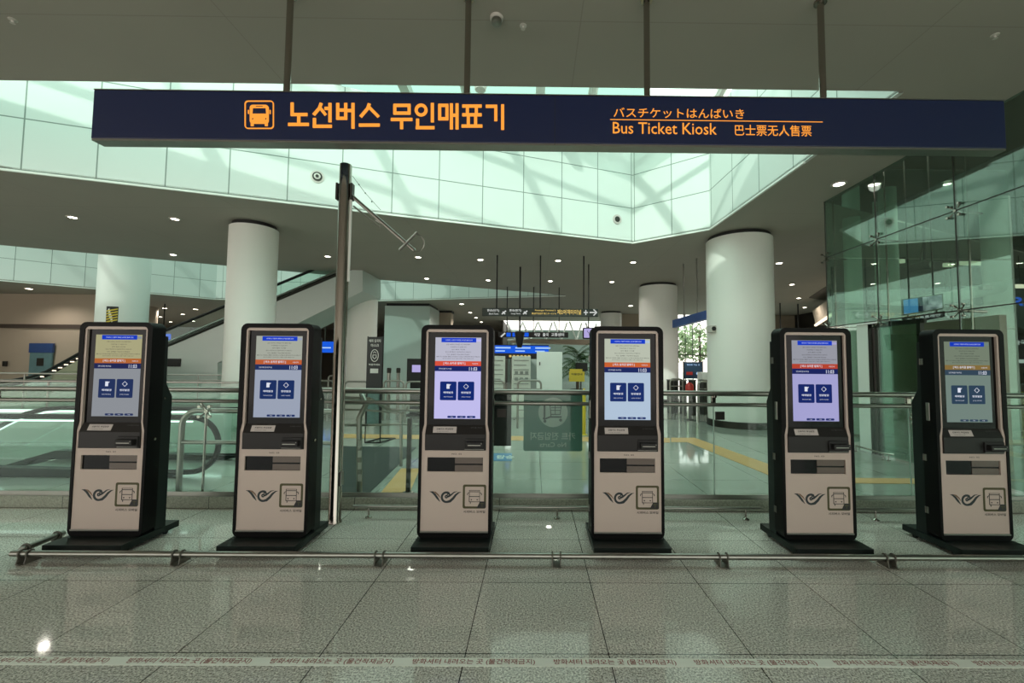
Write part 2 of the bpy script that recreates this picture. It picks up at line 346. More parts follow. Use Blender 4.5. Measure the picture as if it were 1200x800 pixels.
# hall ends
b = MB(); b.box(-34, -18.2, 20.0, 20.2, 0, H); struct(b.build('wall_left', 'beige', org=(0, 0, 0)))
b = MB(); p = at(0, 381, 19.95); b.box(-34, -18.2, 19.93, 19.99, p.z - .12, p.z + .06); struct(b.build('trim_6', 'brown', org=(0, 0, 0)), 'dark rail along the beige wall')
b = MB(); b.box(-34, -2.2, 39.8, 40, 0, H); b.box(-2.3, -2.2, 30.4, 39.8, 0, H); struct(b.build('wall_back', 'brown', org=(0, 0, 0)))
b = MB(); b.box(13.5, 16, 25.8, 26, 0, H); struct(b.build('wall_back', 'beige', org=(0, 0, 0)))
b = MB(); b.box(4.2, 6.4, 25.8, 26, 0, H); struct(b.build('wall_back', 'beige', org=(0, 0, 0)))
b = MB(); b.box(-32.1, -32, -8, 40, 0, H); struct(b.build('wall_left', 'beige', org=(0, 0, 0)))
b = MB(); b.box(15.9, 16, 4, 26, 0, H + 2); struct(b.build('wall_right', 'dark', org=(0, 0, 0)))
# beyond the hall: open bright concourse floor and outside ground
b = MB(); b.add([(-32, 40, -.02), (60, 40, -.02), (60, 90, -.02), (-32, 90, -.02)], [(0, 1, 2, 3)]); struct(b.build('floor', 'stone', org=(0, 0, 0)), 'ground outside')
# ---------------------------------------------------------------- light
w = bpy.data.worlds.new('world'); bpy.context.scene.world = w; w.use_nodes = True; nt = w.node_tree; nt.nodes.clear()
wo = nt.nodes.new('ShaderNodeOutputWorld'); bg = nt.nodes.new('ShaderNodeBackground'); tc = nt.nodes.new('ShaderNodeTexCoord'); sp = nt.nodes.new('ShaderNodeSeparateXYZ')
cr = nt.nodes.new('ShaderNodeValToRGB'); nt.links.new(tc.outputs['Generated'], sp.inputs[0]); nt.links.new(sp.outputs[2], cr.inputs[0])
e = cr.color_ramp.elements; e[0].position = 0; e[0].color = (.62, .56, .51, 1); e[1].position = .5; e[1].color = (.76, .89, .84, 1)
x = cr.color_ramp.elements.new(.12); x.color = (.58, .57, .53, 1)
bg.inputs[1].default_value = 3.4; nt.links.new(cr.outputs[0], bg.inputs[0]); nt.links.new(bg.outputs[0], wo.inputs[0])
sd = bpy.data.lights.new('sun', 'SUN'); sd.energy = 1.75; sd.angle = radians(1.2); sd.color = (1, .97, .92)
so = bpy.data.objects.new('sun', sd); COL.objects.link(so)
d = Vector((.45, 1.0, -.62)); so.rotation_euler = d.to_track_quat('-Z', 'Y').to_euler()
sc = bpy.context.scene
sc.view_settings.view_transform = 'Standard'; sc.view_settings.look = 'None'; sc.view_settings.gamma = 1; sc.view_settings.exposure = .14; sc.view_settings.use_curve_mapping = False
sc.cycles.max_bounces = 10; sc.cycles.transparent_max_bounces = 16; sc.cycles.caustics_reflective = False; sc.cycles.sample_clamp_indirect = 4
sc.cycles.use_denoising = True
# ================================================================ ticket kiosks
KW, KT, KY = .560, 1.70, 3.32            # body width, top, distance of the fronts
def KX(u): return u - KW / 2              # u: metres from the left edge of the front
def KZ(v): return KT - v                  # v: metres down from the top
def kfront(y): return lambda u, v: (KX(u), y, KZ(v))
def screen_mats(i, base, note, ban, band, key, s):
    return [emi('screen_base_%d' % i, base, s), emi('screen_notice_%d' % i, note, s), emi('screen_blue_%d' % i, (24, 60, 190), s), emi('screen_orange_%d' % i, ban, s), emi('screen_navy_%d' % i, band, s), emi('screen_key_%d' % i, key, s)]
SCR = [screen_mats(1, (140, 144, 150), (168, 164, 126), (178, 102, 52), (36, 42, 84), (38, 52, 92), .9),
       screen_mats(2, (150, 158, 176), (160, 164, 152), (184, 92, 52), (34, 48, 92), (30, 48, 94), .95),
       screen_mats(3, (184, 180, 226), (176, 176, 192), (206, 78, 58), (26, 38, 96), (20, 40, 106), 1),
       screen_mats(4, (168, 186, 206), (176, 182, 166), (190, 92, 48), (30, 42, 92), (28, 46, 100), 1),
       screen_mats(5, (160, 158, 204), (146, 148, 158), (176, 66, 48), (28, 36, 90), (26, 40, 100), .95),
       screen_mats(6, (116, 134, 126), (118, 130, 112), (134, 110, 62), (54, 72, 88), (48, 68, 88), .85)]
SX0, SX1, SV0, SV1 = .106, .464, .096, .726     # the lit screen
def sfn(y): return lambda a, b_: (KX(SX0 + a * (SX1 - SX0)), y, KZ(SV0 + b_ * (SV1 - SV0)))
def srect(mb, a0, a1, b0, b1, y, m, r=0):
    f = sfn(y); ax = SX1 - SX0; bz = SV1 - SV0
    if r:
        P = rrect(a0 * ax, a1 * ax, b0 * bz, b1 * bz, r, 3); mb.add([f(x / ax, z / bz) for x, z in P], [tuple(range(len(P)))[::-1]], m)
    else: mb.add([f(a0, b1), f(a1, b1), f(a1, b0), f(a0, b0)], [(0, 1, 2, 3)], m)
def stext(mb, t, a, b_, hgt, y, m, bold=0, width=None):
    x0 = KX(SX0 + a * (SX1 - SX0)); z0 = KZ(SV0 + b_ * (SV1 - SV0))
    text(mb, t, lambda x, z: (x0 + x, y, z0 + z), width=width, height=None if width and not hgt else hgt, bold=bold, m=m)
def make_kiosk():
    r = root('ticket_kiosk', (0, 0, 0), 'ticket kiosk', 'ticket kiosk')
    body = rrect(0, KW, .0, 1.625, .05)
    neckL = [(.036, .08), (.036, .765), (.022, .83), (.022, 1.575)]
    inner = [(.060, .034)] + [(.048, .040), (.038, .055)] + neckL[1:] + [(KW - x, v) for x, v in neckL[1:][::-1]] + [(KW - .038, .055), (KW - .048, .040), (KW - .060, .034)]
    b = MB(); b.holed([body, inner], kfront(-.006), kfront(.045)); b.hull([kfront(.045)(u, v) for u, v in body], [kfront(.115)(u, v) for u, v in body])
    b.build('body', 'black', r, bevel=.005)
    win = [(.053, .055), (.053, .765), (.046, .83), (.046, .966), (KW - .046, .966), (KW - .046, .83), (KW - .053, .765), (KW - .053, .055)]
    slot = [(.066, 1.018), (.492, 1.018), (.492, 1.126), (.066, 1.126)]
    b = MB(); b.holed([inner, win, slot], kfront(0), kfront(.035)); b.build('front_panel', 'panel', r)
    b = MB(); b.box(KX(.022), KX(KW - .022), -.010, .02, KZ(1.582), KZ(1.570)); b.build('bottom_lip', 'steelb', r, bevel=.002)
    # screen glass with the lit display
    b = MB(); b.box(KX(.053), KX(KW - .053), .018, .036, KZ(.775), KZ(.055)); sb = b.build('screen_bezel', 'glossblk', r)
    b = MB(); stext(b, '시외버스 승차권 발매기', .5, -.062, .0075, .0175, 0, width=.12); b.build('bezel_text', 'ink2', sb)
    b = MB(); y = .0165
    srect(b, 0, 1, .30, 1, y, 0); srect(b, 0, 1, 0, .30, y, 1)
    y -= .0004
    srect(b, .13, .89, .005, .06, y, 2); srect(b, .89, .99, .02, .05, y, 0)
    srect(b, 0, 1, .293, .352, y, 3); srect(b, 0, 1, .352, .418, y, 4)
    for k in range(3): srect(b, .29 + .21 * k, .475 + .21 * k, .965, .99, y, 5, .006)
    scr = b.build('screen', SCR[2], r)
    b = MB(); y -= .0004
    stext(b, '시외버스 이용객 여러분 승차권 발매 안내', .51, .033, .011, y, 1, width=.21)
    for k, (t, wd) in enumerate((('공항 시외버스 승차권은 무인 발매기에서', .185), ('구입하실 수 있습니다', .125), ('승차 홈과 시간을', .105), ('반드시 확인하시고 이용하여 주시기 바랍니다', .20), ('카드 결제만 가능하며 현금은', .18))):
        stext(b, t, .5, .087 + k * .031, .009, y, 0, .004, wd)
    stext(b, '출발 시간 이후에는 환불이 되지 않으니 시간을 꼭 확인하여 주시기 바랍니다', .5, .238, .009, y, 0, .004, .34)
    stext(b, '문의사항은 안내 데스크를 이용 바랍니다', .5, .262, .008, y, 0, 0, .24)
    b.build('notice_text', ['dtext', 'wtext'], scr); b = MB()
    stext(b, '[ 버스 승차권 발매기 ]', .42, .322, .022, y, 1, .015, .17); stext(b, '이용안내', .87, .324, .012, y, 1, 0, .045)
    b.build('banner_text', ['dtext', 'wtext'], scr); b = MB()
    stext(b, '인천국제공항 제1터미널', .22, .388, .012, y, 1, 0, .10); stext(b, '11:03', .83, .388, .028, y, 1, .01, .062)
    b.build('header_text', ['dtext', 'wtext'], scr); b = MB()
    for k in range(3): stext(b, '처음', .382 + .21 * k, .978, .008, y, 1, 0, .02)
    b.build('footer_text', ['dtext', 'wtext'], scr)
    for k, (lab, sub) in enumerate((('예매발권', '예매 승차권 발권'), ('현장발권', '승차권 구매 발권'))):
        a0 = .12 + .385 * k; b = MB(); srect(b, a0, a0 + .355, .545, .775, y + .0002, 0, .008)
        kb = b.build('menu_button', M['scrkey'] if 'scrkey' in M else SCR[2][5], scr)
        xc = KX(SX0 + (a0 + .177) * (SX1 - SX0)); zc = KZ(SV0 + .605 * (SV1 - SV0)); c = MB(); yy = y - .0003
        if k == 0:
            c.add([(xc - .013, yy, zc - .018), (xc + .010, yy, zc - .018), (xc + .010, yy, zc + .018), (xc - .013, yy, zc + .018)], [(0, 1, 2, 3)], 0)
            c.strip([(xc + .002, zc - .002), (xc + .019, zc + .017)], .005, yy - .0004, yy)
        else:
            c.strip([(xc + .019 * cos(q), zc + .019 * sin(q)) for q in (0, pi / 2, pi, 3 * pi / 2, 2 * pi)], .004, yy - .0004, yy)
        stext(c, lab, a0 + .177, .68, .016, yy, 0, .02, .075); stext(c, sub, a0 + .177, .733, .008, yy, 0, 0, .07)
        bl = c.build('button_icon', 'wtext', scr)
    # console below the screen: sloped shelf and upright face
    b = MB(); b.prismx([(.036, KZ(.772)), (.018, KZ(.772)), (-.012, KZ(.842)), (-.012, KZ(.964)), (.036, KZ(.964))], KX(.047), KX(KW - .047)); con = b.build('console', 'console', r, bevel=.003)
    def shelf(x, t, lift=.0008): k_ = .07 / hypot(.03, .07); m_ = .03 / hypot(.03, .07); return (x, .018 - .03 * t / .07 - lift * k_, KZ(.772 + t) - lift * m_)
    b = MB(); b.hull([shelf(KX(.105), .058, .0005), shelf(KX(.285), .058, .0005), shelf(KX(.285), .014, .0005), shelf(KX(.105), .014, .0005)], [shelf(KX(.105), .058, .002), shelf(KX(.285), .058, .002), shelf(KX(.285), .014, .002), shelf(KX(.105), .014, .002)])
    st = b.build('notice_sticker', 'sticker', r)
    b = MB(); text(b, '신용카드 투입방향', lambda x, z: shelf(KX(.195) + x, .030 - z, .0024), width=.13, height=.013, bold=.02); text(b, '카드를 넣어 주세요', lambda x, z: shelf(KX(.18) + x, .048 - z, .0024), width=.09, height=.006)
    b.build('sticker_text', 'ink', st)
    b = MB(); text(b, '신용카드', lambda x, z: shelf(KX(.44) + x, .02 - z, .0008), width=.09, height=.008); b.build('console_text', 'ink2', con)
    # card reader
    b = MB(); b.box(KX(.355), KX(.508), -.022, -.011, KZ(.952), KZ(.872)); b.box(KX(.368), KX(.494), -.060, -.02, KZ(.934), KZ(.892)); cr_ = b.build('card_reader', 'blackmat', r, bevel=.004)
    b = MB(); b.box(KX(.382), KX(.478), -.0612, -.0598, KZ(.918), KZ(.913)); b.disc((KX(.484), -.0612, KZ(.903)), .003, 'y', 10, .0014); b.build('card_slot', 'steelb', cr_)
    b = MB(); b.box(KX(.352), KX(.40), -.024, -.021, KZ(.954), KZ(.951)); b.box(KX(.352), KX(.50), -.024, -.021, KZ(.954), KZ(.952)); b.build('reader_trim', 'steelb', cr_)
    # small number printed between console and slot
    b = MB(); text(b, 'NO. 03', lambda x, z: (KX(.29) + x, -.0006, KZ(.992) + z), width=.075, height=.011, bold=.01); b.build('front_text', 'ink', r)
    # ticket outlet: recess box, grey flap behind glass
    b = MB(); b.box(KX(.0665), KX(.4915), .012, .05, KZ(1.126), KZ(1.018)); b.build('ticket_outlet', 'glossblk', r)
    b = MB(); b.box(KX(.276), KX(.490), .007, .012, KZ(1.066), KZ(1.020)); b.box(KX(.276), KX(.490), .008, .012, KZ(1.124), KZ(1.078)); b.build('outlet_flap', 'flap', r)
    # airport wing mark
    cx, cz = KX(.205), KZ(1.318); f = lambda pts: [(cx + x, cz + z) for x, z in pts]
    b = MB()
    b.strip(f([(-.118, .042), (-.098, .038), (-.078, .022), (-.056, -.008), (-.036, -.034)]), .012, -.0012, 0, 0, [.001, .012, .016, .015, .002])
    b.strip(f([(-.096, .044), (-.072, .036), (-.050, .016), (-.034, -.006)]), .008, -.0012, 0, 1, [.001, .010, .010, .002])
    sw = [(.012 + .035 * cos(q), .0 + .036 * sin(q) * 1.0) for q in [radians(a) for a in range(40, 300, 20)]]
    b.strip(f([(.012 + .008 * cos(radians(a)), .004 + .009 * sin(radians(a))) for a in range(0, 361, 40)]), .010, -.0012, 0, 0)
    b.strip(f([(.018, .016), (.022, .026)] + sw + [(.040, -.030), (.064, -.008), (.084, .018), (.104, .034), (.124, .040)]), .012, -.0013, 0, 0, [.008, .012] + [.016] * len(sw) + [.020, .018, .015, .010, .001])
    b.strip(f([(.022, .002), (.034, .010), (.050, .020), (.072, .038), (.098, .044)]), .01, -.0012, 0, 0, [.012, .016, .012, .008, .001])
    b.build('wing_mark', ['inkg', 'tanink'], r)
    # intercity bus mark: olive frame, bus outline, dark corner tab, caption
    ex0, ex1, ev0, ev1 = .342, .520, 1.222, 1.402; X = lambda t: KX(ex0 + t * (ex1 - ex0)); Z = lambda t: KZ(ev1 - t * (ev1 - ev0))
    b = MB(); b.holed([rrect(X(0), X(1), Z(0), Z(1), .014, 4), rrect(X(.09), X(.91), Z(.09), Z(.91), .008, 4)], lambda x, z: (x, -.0012, z), None)
    mk = b.build('bus_mark', 'olive', r)
    b = MB(); L = lambda *p: b.strip([(X(x), Z(z)) for x, z in p], .005, -.0016, 0)
    L((.28, .28), (.28, .76), (.72, .76), (.72, .28), (.28, .28)); L((.28, .50), (.72, .50)); L((.30, .70), (.70, .70)); L((.26, .66), (.20, .62), (.20, .56)); L((.74, .66), (.80, .62), (.80, .56)); L((.33, .28), (.33, .2))
    for t in (.37, .62): b.disc((X(t), -.0018, Z(.37)), .005, 'y', 10, .001)
    b.add([(X(x), -.0018, Z(z)) for x, z in ((.60, .03), (.97, .03), (.97, .30), (.74, .30), (.68, .18))], [(0, 1, 2, 3, 4)])
    text(b, '시외버스 모바일', lambda x, z: (X(.5) + x, -.001, Z(-.13) + z), width=.165, height=.020, bold=.02)
    b.build('bus_outline', 'ink', mk)
    b = MB(); b.strip([(X(.74), Z(.20)), (X(.82), Z(.23)), (X(.92), Z(.20))], .005, -.0026, -.0019); b.strip([(X(.83), Z(.21)), (X(.83), Z(.08))], .005, -.0026, -.0019); b.build('corner_letter', 'olive', mk)
    # rear service cabinet, lock, hinges
    b = MB(); b.prismx([(.115, .075), (.115, 1.60), (.150, 1.60), (.155, 1.22), (.215, 1.11), (.215, .075)], KX(.006), KX(KW - .006)); b.build('service_cabinet', 'dgreen', r, bevel=.004)
    b = MB(); b.disc((KX(KW), .06, KZ(.905)), .010, 'x', 14, .008); b.build('lock', 'steel', r)
    b = MB(); b.box(KX(KW - .002), KX(KW + .003), .128, .146, KZ(.60), KZ(.585)); b.build('lock', 'steel', r)
    for z in (.25, .66, 1.42):
        b = MB(); b.box(KX(-.004), KX(.002), .088, .105, z, z + .05); b.tube([(KX(-.004), .112, z), (KX(-.004), .112, z + .05)], .004, 6); b.build('hinge', 'steelb', r)
    b = MB(); b.box(KX(-.006), KX(.002), .045, .075, KZ(.72), KZ(.58)); b.build('side_handle', 'steelb', r, bevel=.003)
    # base plate on castors
    b = MB(); b.box(-.281, .281, -.165, .34, .030, .078); b.box(-.24, .23, .0, .11, .078, .080); b.build('base_plate', 'dgreen', r, bevel=.003)
    for x, y in ((-.25, .25), (.245, .25), (-.25, -.09), (.245, -.09)):
        b = MB(); b.disc((x - .011, y, .018), .018, 'x', 16, .022); b.box(x - .016, x + .016, y - .014, y + .014, .026, .037); b.build('caster', 'rubber', r, smooth=True)
    return r
M['ink2'] = pbr('faint_grey_ink', (92, 92, 94), .5); M['wtext'] = emi('screen_white_text', (214, 218, 232), .95); M['dtext'] = pbr('screen_dark_text', (24, 24, 36), .5)
M['sticker'] = pbr('grey_sticker', (196, 188, 184), .5, noise=.03, nscale=20); M['flap'] = pbr('smoked_grey_flap', (96, 84, 76), .25, noise=.05, nscale=10)
M['tanink'] = pbr('tan_ink', (120, 92, 70), .5)
K0 = make_kiosk()
KP = [(-3.231, 'dim grey lit ticket kiosk at the left end, yellowish notice on its screen'), (-1.989, 'ticket kiosk just left of the tall steel pole, pale grey screen'),
      (-.595, 'ticket kiosk with the bright lavender screen, right of the tall steel pole'), (.728, 'ticket kiosk with pale blue screen, beside the green glass notice'),
      (2.200, 'ticket kiosk with lilac screen in front of the widest white column'), (3.405, 'ticket kiosk with washed out green grey screen at the right end')]
for i, (x, lab) in enumerate(KP):
    k = K0 if i == 0 else copy_tree(K0)
    k['label'] = lab; k['group'] = 'bus ticket kiosks in a row'; k.location = (x, KY, 0)
    for c in k.children:
        if c.name.startswith('screen') and not c.name.startswith('screen_bezel'):
            c.data = c.data.copy()
            for j in range(6): c.data.materials[j] = SCR[i][j]
            for g in c.children:
                if g.name.startswith('menu_button'): g.data = g.data.copy(); g.data.materials[0] = SCR[i][5]
# ================================================================ overhead sign
SY = 3.4
def S(px, py, y=SY): return at(px, py, y)
a, b1_ = S(110, 105), S(1177, 118); c, d_ = S(109, 163), S(1178, 176)
zt, zb = (a.z + b1_.z) / 2, (c.z + d_.z) / 2
r = root('overhead_sign', (0, SY, zb), 'long navy hanging sign with orange lettering above the ticket kiosks', 'sign')
b = MB(); b.box(a.x, b1_.x, SY, SY + .11, zb + .012, zt); b.build('sign_box', 'navy', r, bevel=.006)
b = MB(); b.box(a.x + .004, b1_.x - .004, SY + .004, SY + .108, zb - .004, zb + .012); b.box(a.x, b1_.x, SY - .002, SY + .112, zt, zt + .008); b.build('sign_frame', 'steelb', r)
b = MB(); xj = S(650, 170).x; b.box(xj - .002, xj + .002, SY - .0015, SY + .01, zb, zt); b.build('panel_joint', 'dark', r)
def SP(zx, zy): p = S(270 + zx / 3.636, 100 + zy / 3.636); return (p.x, p.z)
b = MB(); bw = 13.5 / 3.636 * SY / F
def st(*p): b.strip([SP(*q) for q in p], bw, SY - .006, SY + .001)
def ring(cx, cy, rx): b.strip([SP(cx + rx * cos(q), cy + rx * sin(q)) for q in [2 * pi * i / 20 for i in range(21)]], bw, SY - .006, SY + .001)
for s_ in (((264, 74), (264, 128)), ((258, 125), (329, 125)), ((292, 125), (292, 165)), ((247, 167), (335, 167)),
           ((388, 76), (380, 98), (355, 127)), ((381, 94), (407, 127)), ((402, 99), (424, 99)), ((425, 76), (425, 158)), ((359, 140), (359, 178)), ((352, 175), (433, 175)),
           ((458, 76), (458, 147)), ((492, 76), (492, 147)), ((458, 106), (492, 106)), ((452, 141), (498, 141)), ((492, 108), (520, 108)), ((523, 76), (523, 185)),
           ((593, 78), (585, 100), (555, 135)), ((590, 92), (632, 135)), ((548, 170), (637, 170)),
           ((695, 86), (768, 86)), ((701, 86), (701, 122)), ((762, 86), (762, 122)), ((695, 119), (768, 119)), ((684, 146), (776, 146)), ((730, 146), (730, 187)),
           ((861, 76), (861, 158)), ((798, 143), (798, 182)), ((790, 181), (870, 181)),
           ((892, 86), (892, 146)), ((923, 86), (923, 146)), ((886, 86), (929, 86)), ((886, 143), (929, 143)), ((942, 78), (942, 188)), ((966, 78), (966, 188)), ((942, 128), (966, 128)),
           ((988, 89), (1071, 89)), ((1010, 89), (1010, 126)), ((1048, 89), (1048, 126)), ((988, 126), (1071, 126)), ((1014, 126), (1014, 174)), ((1045, 126), (1045, 174)), ((985, 174), (1074, 174)),
           ((1088, 90), (1137, 90)), ((1131, 90), (1131, 153)), ((1160, 82), (1160, 190))): st(*s_)
ring(813, 106, 21)
b.build('korean_lettering', 'orange', r)
b = MB(); P = [SP(x, y) for x, y in rrect(62, 186, 66, 186, 14, 4)]; Q = [SP(x, y) for x, y in rrect(66, 182, 70, 182, 11, 4)]
b.holed([P, Q], lambda x, z: (x, SY - .006, z), lambda x, z: (x, SY, z))
bus = [SP(x, y) for x, y in rrect(84, 164, 84, 164, 13, 5)]
win = [SP(x, y) for x, y in ((96, 97), (152, 97), (154, 122), (94, 122))]
b.holed([bus, win, [SP(x, y) for x, y in rrect(108, 140, 87, 92, 2, 2)]] + [[SP(cx + 4 * cos(q), 143 + 4 * sin(q)) for q in [2 * pi * i / 10 for i in range(10)]] for cx in (96, 152)], lambda x, z: (x, SY - .006, z), lambda x, z: (x, SY, z))
for x in (94, 154): b.strip([SP(x, 160), SP(x, 174)], 12 / 3.636 * SY / F, SY - .006, SY)
for x in (78, 170): b.strip([SP(x, 106), SP(x, 122)], 4 / 3.636 * SY / F, SY - .006, SY)
b.build('bus_symbol', 'orange', r)
def signtext(t, x0, y0, x1, y1, bold, name):
    p, q = S(x0, y0), S(x1, y1); cx, cz = (p.x + q.x) / 2, (p.z + q.z) / 2; b = MB(); tl = 0
    text(b, t, lambda x, z: (cx + x, SY - .002, cz + z), width=abs(q.x - p.x), height=abs(p.z - q.z), bold=bold); return b.build(name, 'orange', r)
signtext('バスチケットはんばいき', 719, 126, 872, 139.5, .006, 'japanese_lettering')
signtext('Bus Ticket Kiosk', 718, 143, 840, 158, .004, 'english_lettering')
signtext('巴士票无人售票', 861, 146, 951, 160, .006, 'chinese_lettering')
b = MB(); p, q = S(715, 139.5), S(964, 143.5); b.box(p.x, q.x, SY - .002, SY, (p.z + q.z) / 2 - .003, (p.z + q.z) / 2 + .003); b.build('divider_line', 'orange', r)
for i, (px, py) in enumerate(((338, 60), (548, 60), (758, 60), (963, 60))):
    p = at(px, py, SY + .055); b = MB(); b.tube([(p.x, p.y, zt), (p.x, p.y, H)], .026, 14); b.lathe([(.05, H - .02), (.05, H)], p.x, p.y, 14); b.build('hanging_rod', 'steel', r, smooth=True)
# ================================================================ steel pole with bracket arm
p = Vector((at(392, 606, 3.84).x, 3.84, 0)); top = at(405, 193, 3.84)
r = root('steel_pole', p, 'tall mirror polished steel pole with a tilted bracket arm at its top', 'pole')
b = MB(); b.lathe([(.062, 0), (.062, .01), (.053, .03), (.053, top.z - .004), (.049, top.z)], p.x, p.y, 28); b.build('pole', 'steel', r, smooth=True)
b = MB(); z = at(405, 224, 3.84).z
for sx in (-1, 1): b.box(p.x + sx * .066 - .010, p.x + sx * .066 + .010, 3.81, 3.87, z - .085, z + .07)
b.box(p.x - .07, p.x + .07, 3.825, 3.855, z - .03, z + .02); b.build('clamp', 'dark', r, bevel=.004)
A, B = at(413, 230, 3.84), at(486, 294, 3.7)
b = MB(); b.tube([A, B], .017, 12); b.build('arm', 'steelb', r, smooth=True)
b = MB(); A2 = A + Vector((.0, .03, -.08)); C = at(445, 266, 3.8); b.tube([A2, C, C + Vector((.02, 0, .03)), at(440, 258, 3.8)], .008, 8); b.build('brace', 'steelb', r, smooth=True)
b = MB(); b.tube([at(413, 206, 3.84), at(428, 226, 3.8), at(446, 246, 3.78)], .002, 5)
for k in (.25, .5, .75): b.disc(at(413 + 15 * k * 2, 206 + 20 * k * 2, 3.83), .006, 'y', 8, .008)
b.build('cable', 'dark', r)
b = MB(); b.tube([at(468, 293, 3.7), at(489, 272, 3.7)], .012, 8); c0 = at(490, 285, 3.7); b.tube([(c0.x - .01 + .062 * cos(q), 3.7, c0.z + .075 * sin(q)) for q in [radians(a) for a in range(-110, 91, 20)]], .006, 6); b.build('hook_ring', 'steelb', r, smooth=True)
b = MB(); q = at(398, 560, 3.84); b.box(p.x + .035, p.x + .062, 3.80, 3.86, q.z - .06, q.z + .06); b.build('small_box', 'steelb', r, bevel=.003)
b = MB(); z0, z1 = at(405, 330, 3.84).z, at(405, 232, 3.84).z; b.tube([(p.x + .058, 3.835, z0), (p.x + .058, 3.835, z1)], .012, 8); b.build('conduit', 'white', r, smooth=True)
# ================================================================ floor guard rail in front of the kiosks
GY = 3.06; gz = at(600, 651, 3.06).z
p0, p1 = at(14, 650, GY).x, 4.6
r = root('guard_rail', ((p0 + p1) / 2, GY, 0), 'low steel guard pipe on the floor along the fronts of the kiosks', 'guard rail')
b = MB(); b.tube([(p0, GY, gz), (p1, GY, gz)], .021, 14); b.build('rail_pipe', 'steelb', r, smooth=True)
def bracket(x, y, rot, par):
    b = MB(); e = (cos(rot), sin(rot)); n = (-sin(rot), cos(rot))
    def P(u, v, z): return (x + e[0] * u + n[0] * v, y + e[1] * u + n[1] * v, z)
    prof = [(-.035, 0), (.075, 0), (.045, gz - .018), (.022, gz - .004), (-.022, gz - .004), (-.030, .02)]
    for s_ in (-.028, .028): b.hull([P(s_ - .003, v, z) for v, z in prof], [P(s_ + .003, v, z) for v, z in prof])
    b.hull([P(-.028, v, 0) for v in (-.035, .075)] + [P(-.028, .075, .006), P(-.028, -.035, .006)], [P(.028, v, 0) for v in (-.035, .075)] + [P(.028, .03, .006), P(.028, -.06, .006)])
    for s_ in (-.028, .028): b.tube([P(s_, .026 * cos(q), gz + .026 * sin(q)) for q in [2 * pi * i / 12 for i in range(12)]], .006, 6, closed=True)
    return b.build('bracket', 'bracket', par)
for px in (30, 209, 445, 652, 847, 1042): bracket(at(px, 655, GY).x, GY, 0, r)
e0, e1 = on(25, 644, gz), on(74, 624, gz)
r = root('guard_rail', ((e0.x + e1.x) / 2, (e0.y + e1.y) / 2, 0), 'short low steel pipe running back at the left end of the guard rail', 'guard rail')
b = MB(); b.tube([(e0.x, e0.y, gz), (e1.x, e1.y, gz)], .021, 14); b.build('rail_pipe', 'steelb', r, smooth=True)
dr = (e1 - e0).normalized(); sdv = Vector((-dr.y, dr.x, 0))
for k in (.10, .84):
    q = e0.lerp(e1, k); b = MB(); b.tube([q + sdv * .028 * cos(w_) + Vector((0, 0, .028 * sin(w_))) for w_ in [2 * pi * i / 12 for i in range(12)]], .007, 6, closed=True); b.build('ring', 'bracket', r, smooth=True)
    b = MB(); b.box(q.x - .012, q.x + .012, q.y - .03, q.y + .03, 0, gz - .018); b.build('foot', 'bracket', r, bevel=.003)
# ================================================================ printed tape on the floor
ty0, ty1 = on(600, 781, 0).y, on(600, 771, 0).y
r = root('floor_tape', (0, ty0, 0), 'white tape across the floor printed with red brown Korean warnings', 'floor tape')
b = MB(); b.box(-6, 5.4, ty0, ty1, .0005, .0015); b.build('tape', 'tape', r)
V1 = glyphs('방화셔터 내려오는 곳 (물건적재금지)', 1, .012)
x0, x1 = on(483, 776, 0).x, on(627, 776, 0).x; pit = on(649, 776, 0).x - x0
for k in range(-5, 5):
    b = MB(); cxk = (x0 + x1) / 2 + k * pit; sx = (x1 - x0) / V1[2]
    b.add([(cxk + x * sx, (ty0 + ty1) / 2 + y * .042 / V1[3], .0022) for x, y in V1[0]], V1[1]); b.build('tape_text', 'red', r)
# ================================================================ glass railing with two handrails
jx = [-7.9, -5.25, -2.63, -.47, 1.78, 3.72, 5.38]
r = root('glass_railing', (-1.2, 4.220, .11), 'long glass railing with two steel handrails behind the kiosks', 'railing')
for i in range(6):
    b = MB(); b.box(jx[i] + .006, jx[i + 1] - .006, 4.230, 4.242, .115, 1.10); b.build('glass_panel', 'grail', r)
for x in jx[1:6]: b = MB(); b.box(x - .005, x + .005, 4.232, 4.240, .115, 1.10); b.build('glass_edge', 'noticepale', r)
zr1, zr2 = at(640, 459.5, 4.200).z, at(640, 472.5, 4.200).z
b = MB(); b.tube([(-8, 4.210, zr1), (5.36, 4.210, zr1)], .027, 12); b.build('handrail', 'steelb', r, smooth=True)
b = MB(); b.tube([(-8, 4.180, zr2), (5.36, 4.180, zr2)], .019, 12); b.build('handrail', 'steelb', r, smooth=True)
b = MB(); b.box(-8, 5.38, 4.205, 4.265, .11, .135); b.box(-8, 5.38, 4.198, 4.208, .11, .15); b.build('base_channel', 'steelb', r)
for x in jx[1:]:
    b = MB(); b.box(x - .012, x + .012, 4.180, 4.230, zr1 - .04, zr1 - .015); b.box(x - .02, x + .02, 4.222, 4.252, zr1 - .12, zr1 - .02); b.box(x - .008, x + .008, 4.180, 4.230, zr2 - .01, zr2 + .01); b.build('glass_clamp', 'steel', r, bevel=.002)
for px, py in ((588, 484), (844, 487)):
    p = at(px, py, 4.210); b = MB(); b.box(p.x - .045, p.x + .045, 4.208, 4.228, p.z - .04, p.z + .04); b.build('latch_box', 'dark', r, bevel=.003)
